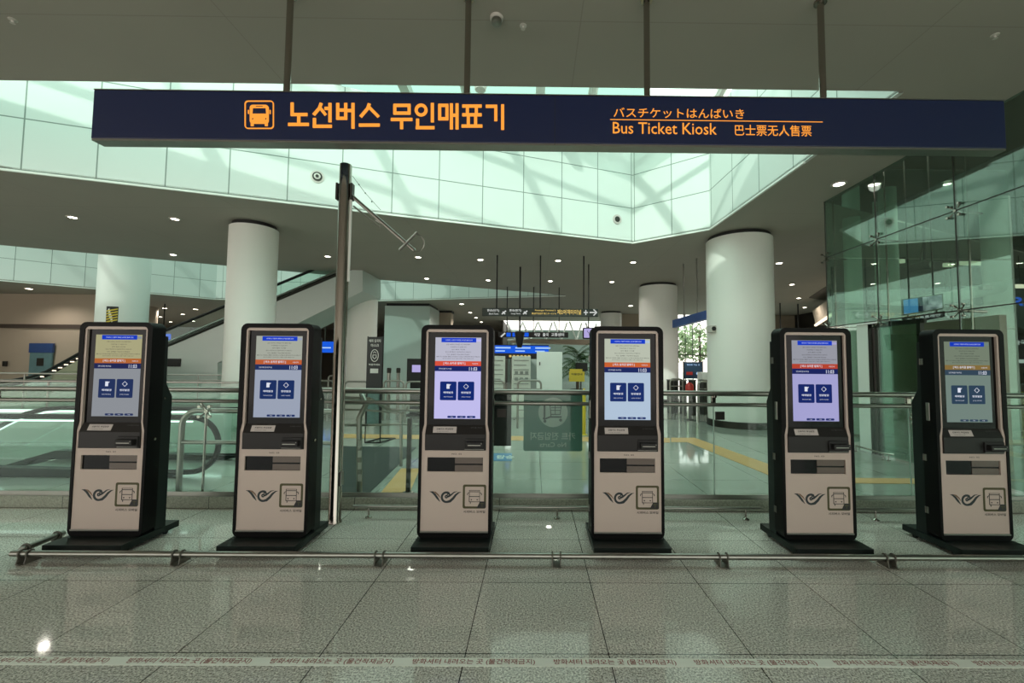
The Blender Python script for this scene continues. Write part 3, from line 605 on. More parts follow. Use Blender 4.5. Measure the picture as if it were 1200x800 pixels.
for (xa, xb, legs, lab) in ((at(414, 592, 3.96).x, at(892, 592, 3.96).x, (432, 653, 874), 'long low steel foot bar on short legs in front of the railing'), (at(1000, 592, 3.96).x, at(1084, 592, 3.96).x + .5, (1026, 1120), 'short low steel foot bar between the two right kiosks')):
    r = root('foot_bar', ((xa + xb) / 2, 3.96, 0), lab, 'foot bar'); b = MB(); b.tube([(xa, 3.96, .10), (xb, 3.96, .10)], .013, 10); b.build('bar', 'steelb', r, smooth=True)
    for px in legs:
        x = at(px, 600, 3.96).x; b = MB(); b.lathe([(.030, 0), (.030, .006), (.009, .02), (.009, .09)], x, 3.96, 14); b.build('leg', 'steel', r, smooth=True)
# green notice hung on the glass (seen from behind, so its print is mirrored), and black board beside it
n0, n1 = at(614, 461, 4.280), at(682, 528, 4.280)
r = root('glass_notice', ((n0.x + n1.x) / 2, 4.280, n1.z), 'grey green no carts notice seen from behind on the glass railing', 'notice')
b = MB(); b.prism(rrect(n0.x, n1.x, n1.z, n0.z, .02, 4), 4.250, 4.260); b.build('board', 'noticegreen', r)
cx, cz = (n0.x + n1.x) / 2, at(648, 483, 4.245).z
b = MB(); b.disc((cx, 4.246, cz), .145, 'y', 36, .003); b.build('round_field', 'noticepale', r)
b = MB(); f = lambda pts: [(cx + x, cz + z) for x, z in pts]
for pts, wd in (([(-.085, .08), (-.085, -.045), (-.095, -.07)], .018), ([(-.09, -.068), (-.03, -.045), (.085, -.045)], .016), ([(-.02, -.04), (-.03, .07), (.08, .07), (.07, -.02), (-.02, -.02)], .010), ([(.02, .07), (.02, -.02)], .006), ([(-.02, .045), (.075, .045)], .006), ([(-.025, .02), (.075, .02)], .006)):
    b.strip(f(pts), wd, 4.243, 4.246)
for x, z in ((-.08, -.088), (.075, -.075)): b.disc((cx + x, 4.243, cz + z), .015, 'y', 14, .003)
b.build('cart_symbol', 'noticedark', r)
b = MB(); tz = at(648, 511, 4.240).z; text(b, '카트 진입금지', lambda x, z: (cx - x, 4.248, tz + z), width=.44, height=.075, bold=.015); tz2 = at(648, 521, 4.240).z; text(b, 'No Carts', lambda x, z: (cx - x, 4.248, tz2 + z), width=.26, height=.045, bold=.01)
b.build('notice_text', 'noticepale', r)
M['black_board'] = pbr('board_black', (14, 18, 18), .5, noise=.1, nscale=5)
q0, q1 = at(574, 461, 4.290), at(599, 522, 4.290)
b = MB(); b.box(q0.x - .05, q1.x, 4.270, 4.280, q1.z, q0.z); tag(b.build('back_board', 'black_board', bevel=.002), 'plain black board on the glass railing left of the green notice', 'board')
# ================================================================ columns
def column(cx, cy, r_, z1, lab, cap=True, base=False, mat='column'):
    r = root('round_column', (cx, cy, 0), lab, 'column')
    b = MB(); b.lathe([(r_, 0), (r_, z1 - (.09 if cap else 0))], cx, cy, 48); b.build('shaft', mat, r, smooth=True)
    if cap: b = MB(); b.lathe([(r_ - .05, z1 - .09), (r_ - .05, z1)], cx, cy, 48); b.build('cap_ring', 'blackmat', r, smooth=True)
    if base:
        b = MB(); b.lathe([(r_ + .002, 0), (r_ + .03, 0), (r_ + .03, .14), (r_ + .002, .15)], cx, cy, 48, cap=False); b.build('base_ring', 'dark', r, smooth=True)
    return r
column(4.93, 10.15, .74, H, 'widest white round column, behind the lilac screened kiosk', base=True)
c1 = at(297, 300, 9.6); column(c1.x, 9.6, .48, H, 'slim white round column left of the steel pole, black ring at its top')
c2 = at(146, 330, 16.6); hc = column(c2.x, 16.6, .76, 7.6, 'far white round column with a yellow and black hatched patch', cap=False)
column(at(771, 350, 16.4).x, 16.4, .72, H, 'mid distance beige white round column left of the widest one', base=True)
column(at(424, 380, 15.8).x, 15.8, .54, H, 'beige round column just behind the steel pole', cap=False)
column(at(716, 400, 25).x, 25.0, .62, H, 'farthest round column above the pale blue kiosk, right of the clock')
column(at(175, 370, 24.5).x, 24.5, .38, H, 'small brownish round column behind the hatched one', cap=False, mat='beige')
z = at(158, 378, 15.9).z; b = MB()
R_ = lambda rr, dz: [(c2.x + rr * sin(radians(a)), 16.6 - rr * cos(radians(a)), z + dz) for a in (9, 18, 27, 35)]
b.hull(R_(.758, -.06) + R_(.758, .60)[::-1], R_(.764, -.06) + R_(.764, .60)[::-1]); b.build('patch_backing', 'blackmat', hc)
b = MB()
for i in range(5):                     # hatched warning patch wrapped on the column
    z = at(158, 378, 15.9).z + i * .10
    b.hull([(c2.x + .765 * sin(radians(a)), 16.6 - .765 * cos(radians(a)), z + (a - 12) * .004) for a in (10, 22, 34)] + [(c2.x + .765 * sin(radians(a)), 16.6 - .765 * cos(radians(a)), z + .05 + (a - 12) * .004) for a in (34, 22, 10)],
           [(c2.x + .775 * sin(radians(a)), 16.6 - .775 * cos(radians(a)), z + (a - 12) * .004) for a in (10, 22, 34)] + [(c2.x + .775 * sin(radians(a)), 16.6 - .775 * cos(radians(a)), z + .05 + (a - 12) * .004) for a in (34, 22, 10)])
b.build('hatched_patch', 'signyel', hc)
a0, a1 = at(450, 400, 22).x, at(503, 400, 22).x
r = root('square_column', ((a0 + a1) / 2, 22, 0), 'broad pale square column with a dark top band, left of the lavender kiosk', 'column')
b = MB(); b.box(a0, a1, 22, 24.2, 0, H - .14); b.build('shaft', 'cyanpaint', r); b = MB(); b.box(a0 + .06, a1 - .06, 22.06, 24.1, H - .14, H); b.build('top_band', 'blackmat', r)
a0, a1 = at(508, 400, 25).x, at(528, 400, 25).x
b = MB(); b.box(a0, a1, 25, 25.7, 0, H - .12); b.box(a0 - .04, a1 + .04, 24.96, 25.74, H - .12, H, 1); tag(b.build('square_column', ['beige', 'blackmat']), 'small far beige square pillar just above the lavender kiosk', 'column')
# ================================================================ downlights
def downlight(px, py, lab, grp, r_=.10, en=150, zc=None):
    H = zc or 4.5; p = on(px, py, H); r = root('downlight', (p.x, p.y, H - .02), lab, 'ceiling light', grp)
    b = MB(); b.lathe([(r_, H), (r_ + .035, H - .001), (r_ + .035, H - .016), (r_, H - .018)], p.x, p.y, 20, cap=False); b.build('trim_ring', 'trimw', r, smooth=True)
    b = MB(); b.disc((p.x, p.y, H - .014), r_ - .005, 'z', 20, .008); b.build('lamp_lens', 'lamp', r)
    ld = bpy.data.lights.new('downlight_lamp', 'SPOT'); ld.energy = en; ld.spot_size = radians(150); ld.spot_blend = .6; ld.shadow_soft_size = .08; ld.color = (1, .93, .84)
    lo = bpy.data.objects.new('lamp_beam', ld); COL.objects.link(lo); lo.parent = r; lo.location = (0, 0, -.03)
for px, py in ((85, 254), (205, 256), (203, 298), (384, 300), (490, 301)): downlight(px, py, 'round downlight in the ceiling left of centre below the atrium edge', 'downlights in the ceiling on the left', .075, 22)
for px, py in ((563, 304), (654, 305), (742, 307), (831, 306), (500, 326), (572, 328), (645, 329), (717, 330)): downlight(px, py, 'round downlight in the two rows above the middle kiosks', 'downlights in the ceiling at the centre', .08, 60)
for px, py in ((541, 356), (551, 366), (558, 372), (564, 377), (739, 358)): downlight(px, py, 'small far downlight around the long green hanging sign', 'far downlights around the green sign', .11)
for px, py in ((913, 308), (928, 333), (936, 349), (943, 360), (949, 369)): downlight(px, py, 'downlight in the receding row right of the widest column', 'row of downlights right of the widest column', .085)
for px, py in ((7, 350), (34, 338), (61, 350), (82, 359), (115, 351), (193, 361), (188, 371), (200, 377), (227, 376), (229, 362), (214, 368)): downlight(px, py, 'small downlight in the far low ceiling at left', 'far downlights on the left', .11)
downlight(983, 215, 'downlight close to the glass wall, right end of the hanging sign', None, .085, 12)
# ceiling and wall devices
p = on(582, 20, H); r = root('smoke_detector', (p.x, p.y, H - .09), 'white smoke detector on the near ceiling above the navy sign', 'smoke detector')
b = MB(); b.lathe([(.058, H), (.058, H - .02), (.05, H - .028)], p.x, p.y, 24); b.build('base', 'trimw', r, smooth=True)
b = MB(); b.lathe([(.046, H - .028), (.046, H - .06), (.03, H - .078), (.012, H - .082)], p.x, p.y, 24); b.build('sensing_head', 'steelb', r, smooth=True)
for px, py, l in ((613, 30, 'tiny sprinkler on the near ceiling right of the smoke detector'), (1166, 41, 'tiny sprinkler on the near ceiling at the right'), (15, 23, 'tiny sprinkler on the near ceiling at the far left')):
    p = on(px, py, H); b = MB(); b.lathe([(.032, H + .004), (.032, H - .006), (.010, H - .010), (.010, H - .03), (.02, H - .034)], p.x, p.y, 16); tag(b.build('sprinkler', 'trimw', smooth=True), l, 'sprinkler')
def fasc(px, py, A, B):                 # point of the slanted atrium wall seen at a pixel
    d = ray(px, py); e = Vector((B[0] - A[0], B[1] - A[1])); det = d.x * -e.y + e.x * d.y
    t = (A[0] * -e.y + e.x * A[1]) / det; return CAM + d * t, e.normalized()
def facedisc(mb, p, e, r_, h, m=0, n=24, off=0):
    nv = Vector((e.y, -e.x, 0)); nv = nv if nv.y < 0 else -nv; e3 = Vector((e.x, e.y, 0)); q0 = p + nv * off
    lp = lambda k: [q0 + nv * k + (e3 * cos(2 * pi * i / n) + Vector((0, 0, 1)) * sin(2 * pi * i / n)) * r_ for i in range(n)]
    mb.hull(lp(0), lp(h), m)
p, e = fasc(372, 207, (-8.5, 6.83), (2.48, 10.6)); r = root('wall_speaker', p, 'round slotted speaker on the atrium wall above the steel pole', 'speaker')
b = MB()
for k, rr in enumerate((.125, .09, .06, .03)): facedisc(b, p, e, rr, .012, k % 2, off=.012 * k)
b.build('grille', ['trimw', 'dark'], r)
p, e = fasc(723, 257, (-8.5, 6.83), (2.48, 10.6)); r = root('wall_speaker', p, 'cream round speaker low on the atrium wall near its lowest corner', 'speaker')
b = MB(); facedisc(b, p, e, .12, .02); facedisc(b, p, e, .07, .012, 1, off=.02); b.build('grille', ['sticker', 'dark'], r)
p = at(563, 100, 8.4); r = root('dome_light', (p.x, p.y, p.z - .1), 'round glass flood light peeping over the top of the navy sign', 'light')
b = MB(); b.lathe([(.04, p.z - .14), (.11, p.z - .10), (.13, p.z - .02), (.11, p.z + .05), (.06, p.z + .08)], p.x, p.y, 24); b.build('housing', 'trimw', r, smooth=True)
b = MB(); b.tube([(p.x, p.y, p.z + .07), (p.x + .02, 8.95, 6.85)], .02, 8); b.build('bracket_arm', 'steelb', r)
# ================================================================ hanging signs of the hall
def hsign(name, pxs, Y, th, mat, lab, rods, rodpx_top=None, depth2=None, rr=.02, cat='sign'):
    (x0, y0), (x1, y1) = pxs; a = at(x0, y0, Y); c = at(x1, y1, Y); r = root(name, ((a.x + c.x) / 2, Y, c.z), lab, cat)
    b = MB(); b.box(a.x, c.x, Y, Y + th, c.z, a.z); b.build('sign_box', mat, r, bevel=.01)
    for px in rods: x = at(px, y0, Y + th / 2).x; b = MB(); b.tube([(x, Y + th / 2, a.z), (x, Y + th / 2, H)], rr, 8); b.build('hanging_rod', 'blackmat', r)
    return r, a, c
def stxt(r, t, x0, y0, x1, y1, Y, mat, name='sign_text', bold=.02):
    p, q = at(x0, y0, Y), at(x1, y1, Y); cx, cz = (p.x + q.x) / 2, (p.z + q.z) / 2; b = MB()
    text(b, t, lambda x, z: (cx + x, Y, cz + z), width=q.x - p.x, height=p.z - q.z, bold=bold); return b.build(name, mat, r)
r, a, c = hsign('direction_sign', ((565, 360.5), (701, 371)), 12, .12, 'signdark', 'long dark green direction sign with a white arrow at its right end', (582, 633, 684))
Y = 11.99
stxt(r, '제2여객터미널', 653, 362.5, 681, 368.5, Y, 'yellowtxt'); stxt(r, 'Passenger Terminal 2', 627, 362.5, 651, 365, Y, 'yellowtxt'); stxt(r, '第2旅客航站楼 第二ターミナル', 623, 366, 652, 368.5, Y, 'yellowtxt')
stxt(r, '환승(단기)', 571, 362, 585, 365.5, Y, 'whitetxt'); stxt(r, 'Short Term', 573, 366.5, 584, 368.5, Y, 'whitetxt'); stxt(r, '환승(장기)', 597, 362, 611, 365.5, Y, 'whitetxt'); stxt(r, 'Long Term', 599, 366.5, 610, 368.5, Y, 'whitetxt')
b = MB(); q = lambda x, y: (at(x, y, Y).x, at(x, y, Y).z)
b.strip([q(691, 366), q(699, 366)], .035, Y - .004, Y); b.strip([q(695.5, 362.5), q(699.3, 366), q(695.5, 369.5)], .035, Y - .004, Y)
b.strip([q(684, 366), q(689, 366)], .03, Y - .004, Y); b.strip([q(686.5, 363), q(686.5, 369)], .03, Y - .004, Y)
for x in (590, 615): b.strip([q(x - 2, 368), q(x + 3, 364)], .035, Y - .004, Y); b.strip([q(x - 1, 365), q(x + 2, 368)], .03, Y - .004, Y)
b.build('arrow_symbol', 'whitetxt', r)
r, a, c = hsign('direction_sign', ((584, 388.5), (666, 395.5)), 17, .12, 'blackmat', 'black hanging sign with white and blue pictograms behind the long green one', (594, 625, 655))
Y = 16.99; stxt(r, '식당', 626, 390, 633, 394, Y, 'whitetxt'); stxt(r, '출국', 636, 390, 643, 394, Y, 'whitetxt'); stxt(r, '교통센터', 646, 390, 661, 394, Y, 'whitetxt')
b = MB(); b.strip([q(587, 394.5), q(592, 390)], .06, Y - .004, Y); b.build('arrow_symbol', 'whitetxt', r)
b = MB()
for x in (596, 603, 617): p = at(x, 392, Y); b.box(p.x - .085, p.x + .085, Y - .01, Y, p.z - .08, p.z + .08)
b.build('pictogram', 'bscreen', r)
# sensor hung on a rod
p = at(609, 388, 13.5); q2 = at(609, 407, 13.5); r = root('hanging_speaker', (p.x, 13.5, q2.z), 'black tapered speaker hanging on a thin rod between the middle kiosks', 'speaker')
b = MB(); b.lathe([(.07, q2.z), (.10, q2.z + .12), (.155, p.z - .10), (.16, p.z - .02), (.05, p.z)], p.x, 13.5, 16); b.build('housing', 'blackmat', r, smooth=True)
b = MB(); b.tube([(p.x, 13.5, p.z), (p.x, 13.5, H)], .028, 8); b.build('rod', 'blackmat', r)
# square clock
a, c = at(683, 383.5, 13), at(697, 397, 13); r = root('wall_clock', ((a.x + c.x) / 2, 13, c.z), 'square hanging clock with a pale lilac lit face beside the pale blue kiosk', 'clock')
b = MB(); b.prism(rrect(a.x, c.x, c.z, a.z, .04, 4), 13, 13.1); b.build('case', 'blackmat', r); b = MB(); b.prism(rrect(a.x + .035, c.x - .035, c.z + .035, a.z - .035, .02, 4), 12.985, 13); b.build('dial', 'lilac', r)
b = MB(); mx, mz = (a.x + c.x) / 2, (a.z + c.z) / 2; b.strip([(mx, mz), (mx - .05, mz + .07)], .014, 12.98, 12.984); b.strip([(mx, mz), (mx + .02, mz - .09)], .010, 12.98, 12.984); b.build('clock_hand', 'blackmat', r)
b = MB(); b.tube([(mx, 13.05, a.z), (mx, 13.05, H)], .02, 8); b.build('hanging_rod', 'blackmat', r)
# blue sign hanging askew
A, B, A2, B2 = at(788, 375, 13.4), at(829, 363, 11.6), at(788, 384, 13.4), at(829, 373, 11.6)
r = root('direction_sign', (A + B) / 2, 'small blue hanging sign turned away, left of the widest column', 'sign')
nv = Vector((.15, .07, 0)); b = MB(); b.hull([A, B, B2, A2], [v + nv for v in (A, B, B2, A2)]); b.build('sign_box', 'bluesign', r)
for t, px in ((.30, 801), (.68, 817)): q = A.lerp(B, t) + nv * .5; b = MB(); b.tube([q, (q.x, q.y, H)], .022, 8); b.build('hanging_rod', 'steelb', r)
# CCTV on the widest column
p = at(834, 385, 10.0); r = root('security_camera', p, 'box camera fixed to the left side of the widest column', 'camera')
b = MB(); b.box(p.x - .07, p.x + .05, 9.86, 10.14, p.z - .09, p.z + .07); b.build('housing', 'trimw', r, bevel=.01); b = MB(); b.disc((p.x - .01, 9.84, p.z - .01), .05, 'y', 16, .03); b.build('lens', 'blackmat', r)
b = MB(); b.tube([(p.x + .04, 10, p.z), (p.x + .22, 10.1, p.z + .02)], .02, 8); b.build('mount', 'dark', r)
# ================================================================ boards, screens and plants of the far hall
def board(px0, py0, px1, Y, name, lab, mat, th=.06, feet=True, cat='board', z0=0.0):
    a, c = at(px0, py0, Y), at(px1, py0, Y); r = root(name, ((a.x + c.x) / 2, Y, z0), lab, cat)
    b = MB(); b.box(a.x, c.x, Y, Y + th, z0 + (.03 if feet else 0), a.z); b.build('panel', mat, r, bevel=.008)
    if feet:
        for x in (a.x + .08, c.x - .08): b = MB(); b.box(x - .02, x + .02, Y - .2, Y + .26, z0, z0 + .03); b.build('foot', 'steelb', r)
    return r, a, c
r, a, c = board(629, 412, 659, 10, 'white_board', 'tall blank white standing board behind the railing at the centre', 'wboard')
b = MB(); p = at(632.5, 426, 9.99); b.box(p.x - .012, p.x + .012, 9.98, 10, p.z - .04, p.z + .04); b.build('handle', 'dark', r)
for (x0, x1, lab) in ((577, 592, 'narrow printed notice board touching the right edge of the lavender kiosk'), (600, 622, 'wider printed notice board with rows of pictures left of the blank white board')):
    r, a, c = board(x0, 417, x1, 11, 'notice_board', lab, 'paper'); b = MB(); n = 7
    for k in range(n):
        z = a.z - .12 - k * .12; b.box(a.x + .05, c.x - .05 - (.06 if k % 3 == 1 else 0), 10.985, 11, z, z + .018)
    if x0 == 600:
        for k in range(3):
            for j in range(2): xx = a.x + .08 + k * .13; zz = a.z - .47 - j * .16; b.box(xx, xx + .08, 10.98, 11, zz, zz + .08)
    b.build('printed_lines', 'greyink', r)
# blue flight board and bulkhead
a, c = at(574, 404.5, 22.5), at(643, 414, 22.5); r = root('flight_board', ((a.x + c.x) / 2, 22.5, 0), 'bright blue lit flight information board far behind the centre', 'screen')
b = MB(); b.box(a.x, c.x, 22.5, 22.6, c.z, a.z); b.build('screen', 'bscreen', r)
b = MB()
for k in range(3):
    x = a.x + .3 + k * 1.05; b.box(x, x + .8, 22.48, 22.5, a.z - .16, a.z - .08); b.box(x, x + .5, 22.48, 22.5, a.z - .32, a.z - .26)
b.build('board_text', 'pblue', r)
b = MB(); p = at(600, 417, 22.5)
for k in range(6): x = at(598 + 4.4 * k, 417, 22.5).x; b.box(x - .06, x + .06, 22.49, 22.52, p.z - .06, p.z + .05)
b.build('row_lamps', 'yellowtxt', r)
b = MB(); b.box(a.x + .1, a.x + .2, 22.55, 22.65, 0, c.z); b.box(c.x - .2, c.x - .1, 22.55, 22.65, 0, c.z); b.box(a.x, c.x, 22.6, 22.7, c.z - .3, a.z + .05); b.build('stand', 'dark', r)
a, c = at(598, 397, 25), at(696, 404, 25); b = MB(); b.prism([(a.x, a.z - .1), (a.x + 1.2, a.z + .02), (c.x, a.z), (c.x, c.z), (a.x, c.z + .1)], 25, 25.6); struct(b.build('trim_7', 'beige'), 'beige bulkhead')
b = MB(); a, c = at(370, 400, 20.5), at(390, 413, 20.5); r = root('flight_board', ((a.x + c.x) / 2, 20.5, c.z), 'small bright blue screen between the second kiosk and the steel pole', 'screen'); b.box(a.x - .5, c.x, 20.5, 20.6, c.z, a.z); b.build('screen', 'bscreen', r)
b = MB(); b.box(a.x - .4, c.x - .1, 20.48, 20.5, c.z + .2, c.z + .26); b.build('board_text', 'pblue', r)
b = MB(); b.tube([((a.x + c.x) / 2, 20.55, a.z), ((a.x + c.x) / 2, 20.55, H)], .03, 8); b.build('hanging_rod', 'dark', r)
a, c = at(186, 391, 23), at(196, 399, 23); r = root('flight_board', ((a.x + c.x) / 2, 23, c.z), 'tiny blue screen glimpsed right of the first kiosk', 'screen'); b = MB(); b.box(a.x, c.x + .1, 23, 23.1, c.z, a.z); b.build('screen', 'bscreen', r)
b = MB(); b.tube([(a.x + .2, 23.05, a.z), (a.x + .2, 23.05, H)], .03, 8); b.build('hanging_rod', 'dark', r)
# potted palm
pp = Vector((at(677, 430, 14).x, 14, 0)); r = root('potted_palm', pp, 'bushy green potted palm between the white board and the pale blue kiosk', 'plant')
b = MB(); b.lathe([(.20, 0), (.27, .55), (.29, .6), (.25, .6), (.24, .54)], pp.x, 14, 20); b.build('pot', 'dark', r, smooth=True)
b = MB(); b.tube([(pp.x, 14, .5), (pp.x + .03, 14, 1.0), (pp.x, 14, 1.45)], [.04, .035, .03], 8); b.build('stem', 'bark', r)
b = MB()
for k in range(48):
    an = random.uniform(0, 2 * pi); L = random.uniform(.5, .9); el = random.uniform(-.05, 1.2); z0 = random.uniform(1.0, 1.7)
    pts = []
    for j in range(7):
        t = j / 6; rad = L * t * cos(el * .6); z = z0 + L * t * (.9 * el) - .55 * L * t * t; pts.append(Vector((pp.x + cos(an) * rad, 14 + sin(an) * rad, z + .1)))
    for j in range(6):
        d = (pts[j + 1] - pts[j]).normalized(); sd_ = d.cross(Vector((0, 0, 1))).normalized()
        for s_ in (-1, 1):
            for f_ in (0, .5):
                p0_ = pts[j].lerp(pts[j + 1], f_); tip = p0_ + d * .10 + sd_ * s_ * .17 * (1.1 - j / 7) - Vector((0, 0, .07)); b.add([p0_, p0_ + d * .035, tip], [(0, 1, 2)])
    b.tube(pts, .006, 4)
b.build('foliage', 'pgreen', r)
# yellow sign, monitor near the palm
a, c = at(667, 433, 12.5), at(685, 447, 12.5); r = root('yellow_notice', ((a.x + c.x) / 2, 12.5, 0), 'bright yellow notice on a stand below the palm', 'notice')
b = MB(); b.box(a.x, c.x, 12.5, 12.53, c.z, a.z - .05); b.box(a.x + .02, c.x - .06, 12.53, 12.55, c.z, a.z + .02); b.build('panel', 'signyel', r); b = MB(); b.box((a.x + c.x) / 2 - .02, (a.x + c.x) / 2 + .02, 12.54, 12.58, .02, c.z); b.box(a.x, c.x, 12.4, 12.7, 0, .02); b.build('stand', 'dark', r)
b = MB(); text(b, '이용안내', lambda x, z: ((a.x + c.x) / 2 + x, 12.495, a.z - .13 + z), width=.32, height=.06, bold=.02); b.build('notice_text', 'ink', r)
a = at(681, 425, 13); r = root('desk_monitor', (a.x, 13, 0), 'black monitor on a thin post between the palm and the pale blue kiosk', 'monitor')
b = MB(); b.box(a.x - .16, a.x + .2, 13, 13.05, a.z - .25, a.z); b.build('screen', 'blackmat', r, bevel=.01); b = MB(); b.box(a.x - .02, a.x + .02, 13.05, 13.09, 0, a.z - .2); b.box(a.x - .15, a.x + .15, 12.95, 13.2, 0, .02); b.build('stand', 'dark', r)
a = at(684.5, 455, 8.6); b = MB(); b.lathe([(.07, 0), (.07, .01), (.035, .02), (.035, a.z - .06), (.02, a.z)], a.x, 8.6, 14); tag(b.build('bollard', 'signyel', smooth=True), 'thin yellow post behind the green notice', 'post')
# standing information kiosk and banner left of the lavender kiosk
a, c = at(477, 420, 11.5), at(497, 447, 11.5); r = root('information_kiosk', ((a.x + c.x) / 2, 11.5, 0), 'dark information terminal with a small lilac screen behind the railing', 'terminal')
b = MB(); b.box(a.x, c.x + .1, 11.5, 11.62, c.z, a.z); b.box(a.x + .08, c.x, 11.56, 11.8, .03, c.z); b.box(a.x - .02, c.x + .1, 11.4, 11.95, 0, .03); b.build('body', 'blackmat', r, bevel=.01)
s0, s1 = at(483, 427.5, 11.49), at(493, 436, 11.49); b = MB(); b.box(s0.x, s1.x, 11.485, 11.5, s1.z, s0.z); b.build('screen', 'lilac', r)
a, c = at(431, 394.5, 7.55), at(448.5, 394.5, 7.55); r = root('standing_banner', ((a.x + c.x) / 2, 7.55, 0), 'black upright banner with white lettering and a round mask symbol', 'banner')
b = MB(); b.box(a.x, c.x, 7.55, 7.57, .32, a.z); b.build('print', 'bannerblk', r)
for x in (a.x, c.x): b = MB(); b.tube([(x, 7.56, .01), (x, 7.56, a.z + .01)], .010, 8); b.build('post', 'blackmat', r)
b = MB(); b.tube([(a.x, 7.56, .012), (c.x, 7.56, .012), (c.x + .12, 8.0, .012), (a.x + .12, 8.0, .012)], .012, 6, closed=True); b.build('base_frame', 'blackmat', r)
mx = (a.x + c.x) / 2; zz = a.z; b = MB(); y = 7.545
text(b, '해외 입국자', lambda x, z: (mx + x, y, zz - .07 + z), width=.21, height=.055, bold=.02); text(b, '마스크', lambda x, z: (mx + x, y, zz - .15 + z), width=.14, height=.055, bold=.02)
b.strip([(mx + .065 * cos(q), zz - .33 + .105 * sin(q)) for q in [2 * pi * i / 24 for i in range(25)]], .012, y - .002, y); b.strip([(mx - .03, zz - .36), (mx - .03, zz - .32), (mx + .03, zz - .32), (mx + .03, zz - .36), (mx, zz - .39), (mx - .03, zz - .36)], .014, y - .002, y); b.strip([(mx - .03, zz - .29), (mx, zz - .26), (mx + .03, zz - .29)], .01, y - .002, y)
text(b, '착용하세요', lambda x, z: (mx + x, y, zz - .49 + z), width=.20, height=.035, bold=.02); b.box(mx - .07, mx + .07, y - .002, y, zz - .64, zz - .56); b.build('banner_print', 'whitepr', r)
b = MB(); b.box(a.x + .03, c.x - .03, y - .001, y + .001, .34, .95); b.build('lower_picture', 'paper2', r)
# queue gates (bent steel rails) in the hall
def gate(px0, px1, pyt, Y, lab, zmid=.5, zb=0, grp=None, posts=None):
    x0, x1 = at(px0, pyt, Y).x, at(px1, pyt, Y).x; zt_ = at(px0, pyt, Y).z; r = root('queue_rail', ((x0 + x1) / 2, Y, 0), lab, 'barrier', grp); rr = .09
    arc = lambda cx, cz, a0_, a1_: [(cx + rr * cos(radians(a)), Y, cz + rr * sin(radians(a))) for a in range(a0_, a1_ + (1 if a1_ > a0_ else -1), 30 if a1_ > a0_ else -30)]
    b = MB(); b.tube([(x0, Y, 0)] + arc(x0 + rr, zt_ - rr, 180, 90) + arc(x1 - rr, zt_ - rr, 90, 0) + [(x1, Y, 0)], .024, 10); b.build('frame', 'steelb', r, smooth=True)
    b = MB(); b.tube([(x0, Y, zt_ * .82), (x1, Y, zt_ * .82)], .014, 8); b.tube([(x0, Y, zmid * .8), (x1, Y, zmid * .8)], .014, 8); b.build('crossbar', 'steelb', r, smooth=True)
gate(404, 432, 447, 10.5, 'bent steel rail between the steel pole and the black banner')
gate(450, 473, 446, 10.5, 'bent steel rail just right of the black banner')
gate(476, 500, 447, 10.2, 'bent steel rail in front of the dark information terminal')
gate(560, 591, 446, 9.6, 'bent steel rail in front of the narrow printed notice board')
gate(607, 634, 445.5, 9.4, 'bent steel rail overlapping the left side of the blank white board')
gate(785, 800, 444, 11.4, 'dark bent steel rail left of the red extinguisher', grp=None)
gate(818, 838, 447, 10.6, 'bent steel rail touching the left edge of the widest column')
gate(372, 392, 446, 11, 'bent steel rail glimpsed just left of the steel pole')
gate(385, 403, 440, 13.5, 'farther bent steel rail glimpsed behind the steel pole')
for px, Y, lab in ((456, 12.6, 'first upright card reader post left of the information terminal'), (467, 12.9, 'second upright card reader post left of the information terminal')):
    a = at(px, 432, Y); r = root('reader_post', (a.x, Y, 0), lab, 'post'); b = MB(); b.lathe([(.07, 0), (.05, .05), (.05, a.z - .12)], a.x, Y, 14); b.build('post', 'steelb', r, smooth=True); b = MB(); b.lathe([(.06, a.z - .12), (.065, a.z), (.05, a.z + .03)], a.x, Y, 14); b.build('head', 'dark', r, smooth=True)
for i, (px, Y) in enumerate(((787, 12.4), (792, 12.6), (802, 12.2), (813, 12.0), (826, 12.3))):
    a = at(px, 446, Y); r = root('turnstile_post', (a.x, Y, 0), 'dark steel post of the gates left of the widest column', 'post', 'dark gate posts left of the widest column'); b = MB(); b.box(a.x - .05, a.x + .05, Y - .05, Y + .3, 0, a.z); b.build('post', 'dark', r, bevel=.02); b = MB(); b.box(a.x - .055, a.x + .055, Y - .06, Y + .31, a.z, a.z + .03); b.build('top_cap', 'steelb', r)
a = at(808, 448, 11.0); r = root('fire_extinguisher', (a.x, 11, 0), 'red fire extinguisher on a stand left of the widest column', 'fire extinguisher')
b = MB(); b.lathe([(.10, a.z - .30), (.10, a.z - .08), (.06, a.z - .02), (.03, a.z)], a.x, 11, 18); b.build('cylinder', 'redp', r, smooth=True); b = MB(); b.box(a.x - .02, a.x + .07, 10.97, 11.03, a.z, a.z + .05); b.build('valve', 'blackmat', r); b = MB(); b.lathe([(.12, 0), (.12, .02), (.03, .04), (.03, a.z - .30), (.11, a.z - .30)], a.x, 11, 14); b.build('stand', 'dark', r)
a, c = at(802, 424, 14), at(823, 440, 14); r = root('poster_stand', ((a.x + c.x) / 2, 14, 0), 'dark blue poster on a stand left of the widest column', 'poster')
b = MB(); b.box(a.x, c.x, 14, 14.04, c.z - .1, a.z); b.build('panel', 'navyposter', r); b = MB(); b.box(a.x - .03, a.x, 14, 14.06, 0, a.z + .02); b.box(c.x, c.x + .03, 14, 14.06, 0, a.z + .02); b.build('post', 'dark', r)
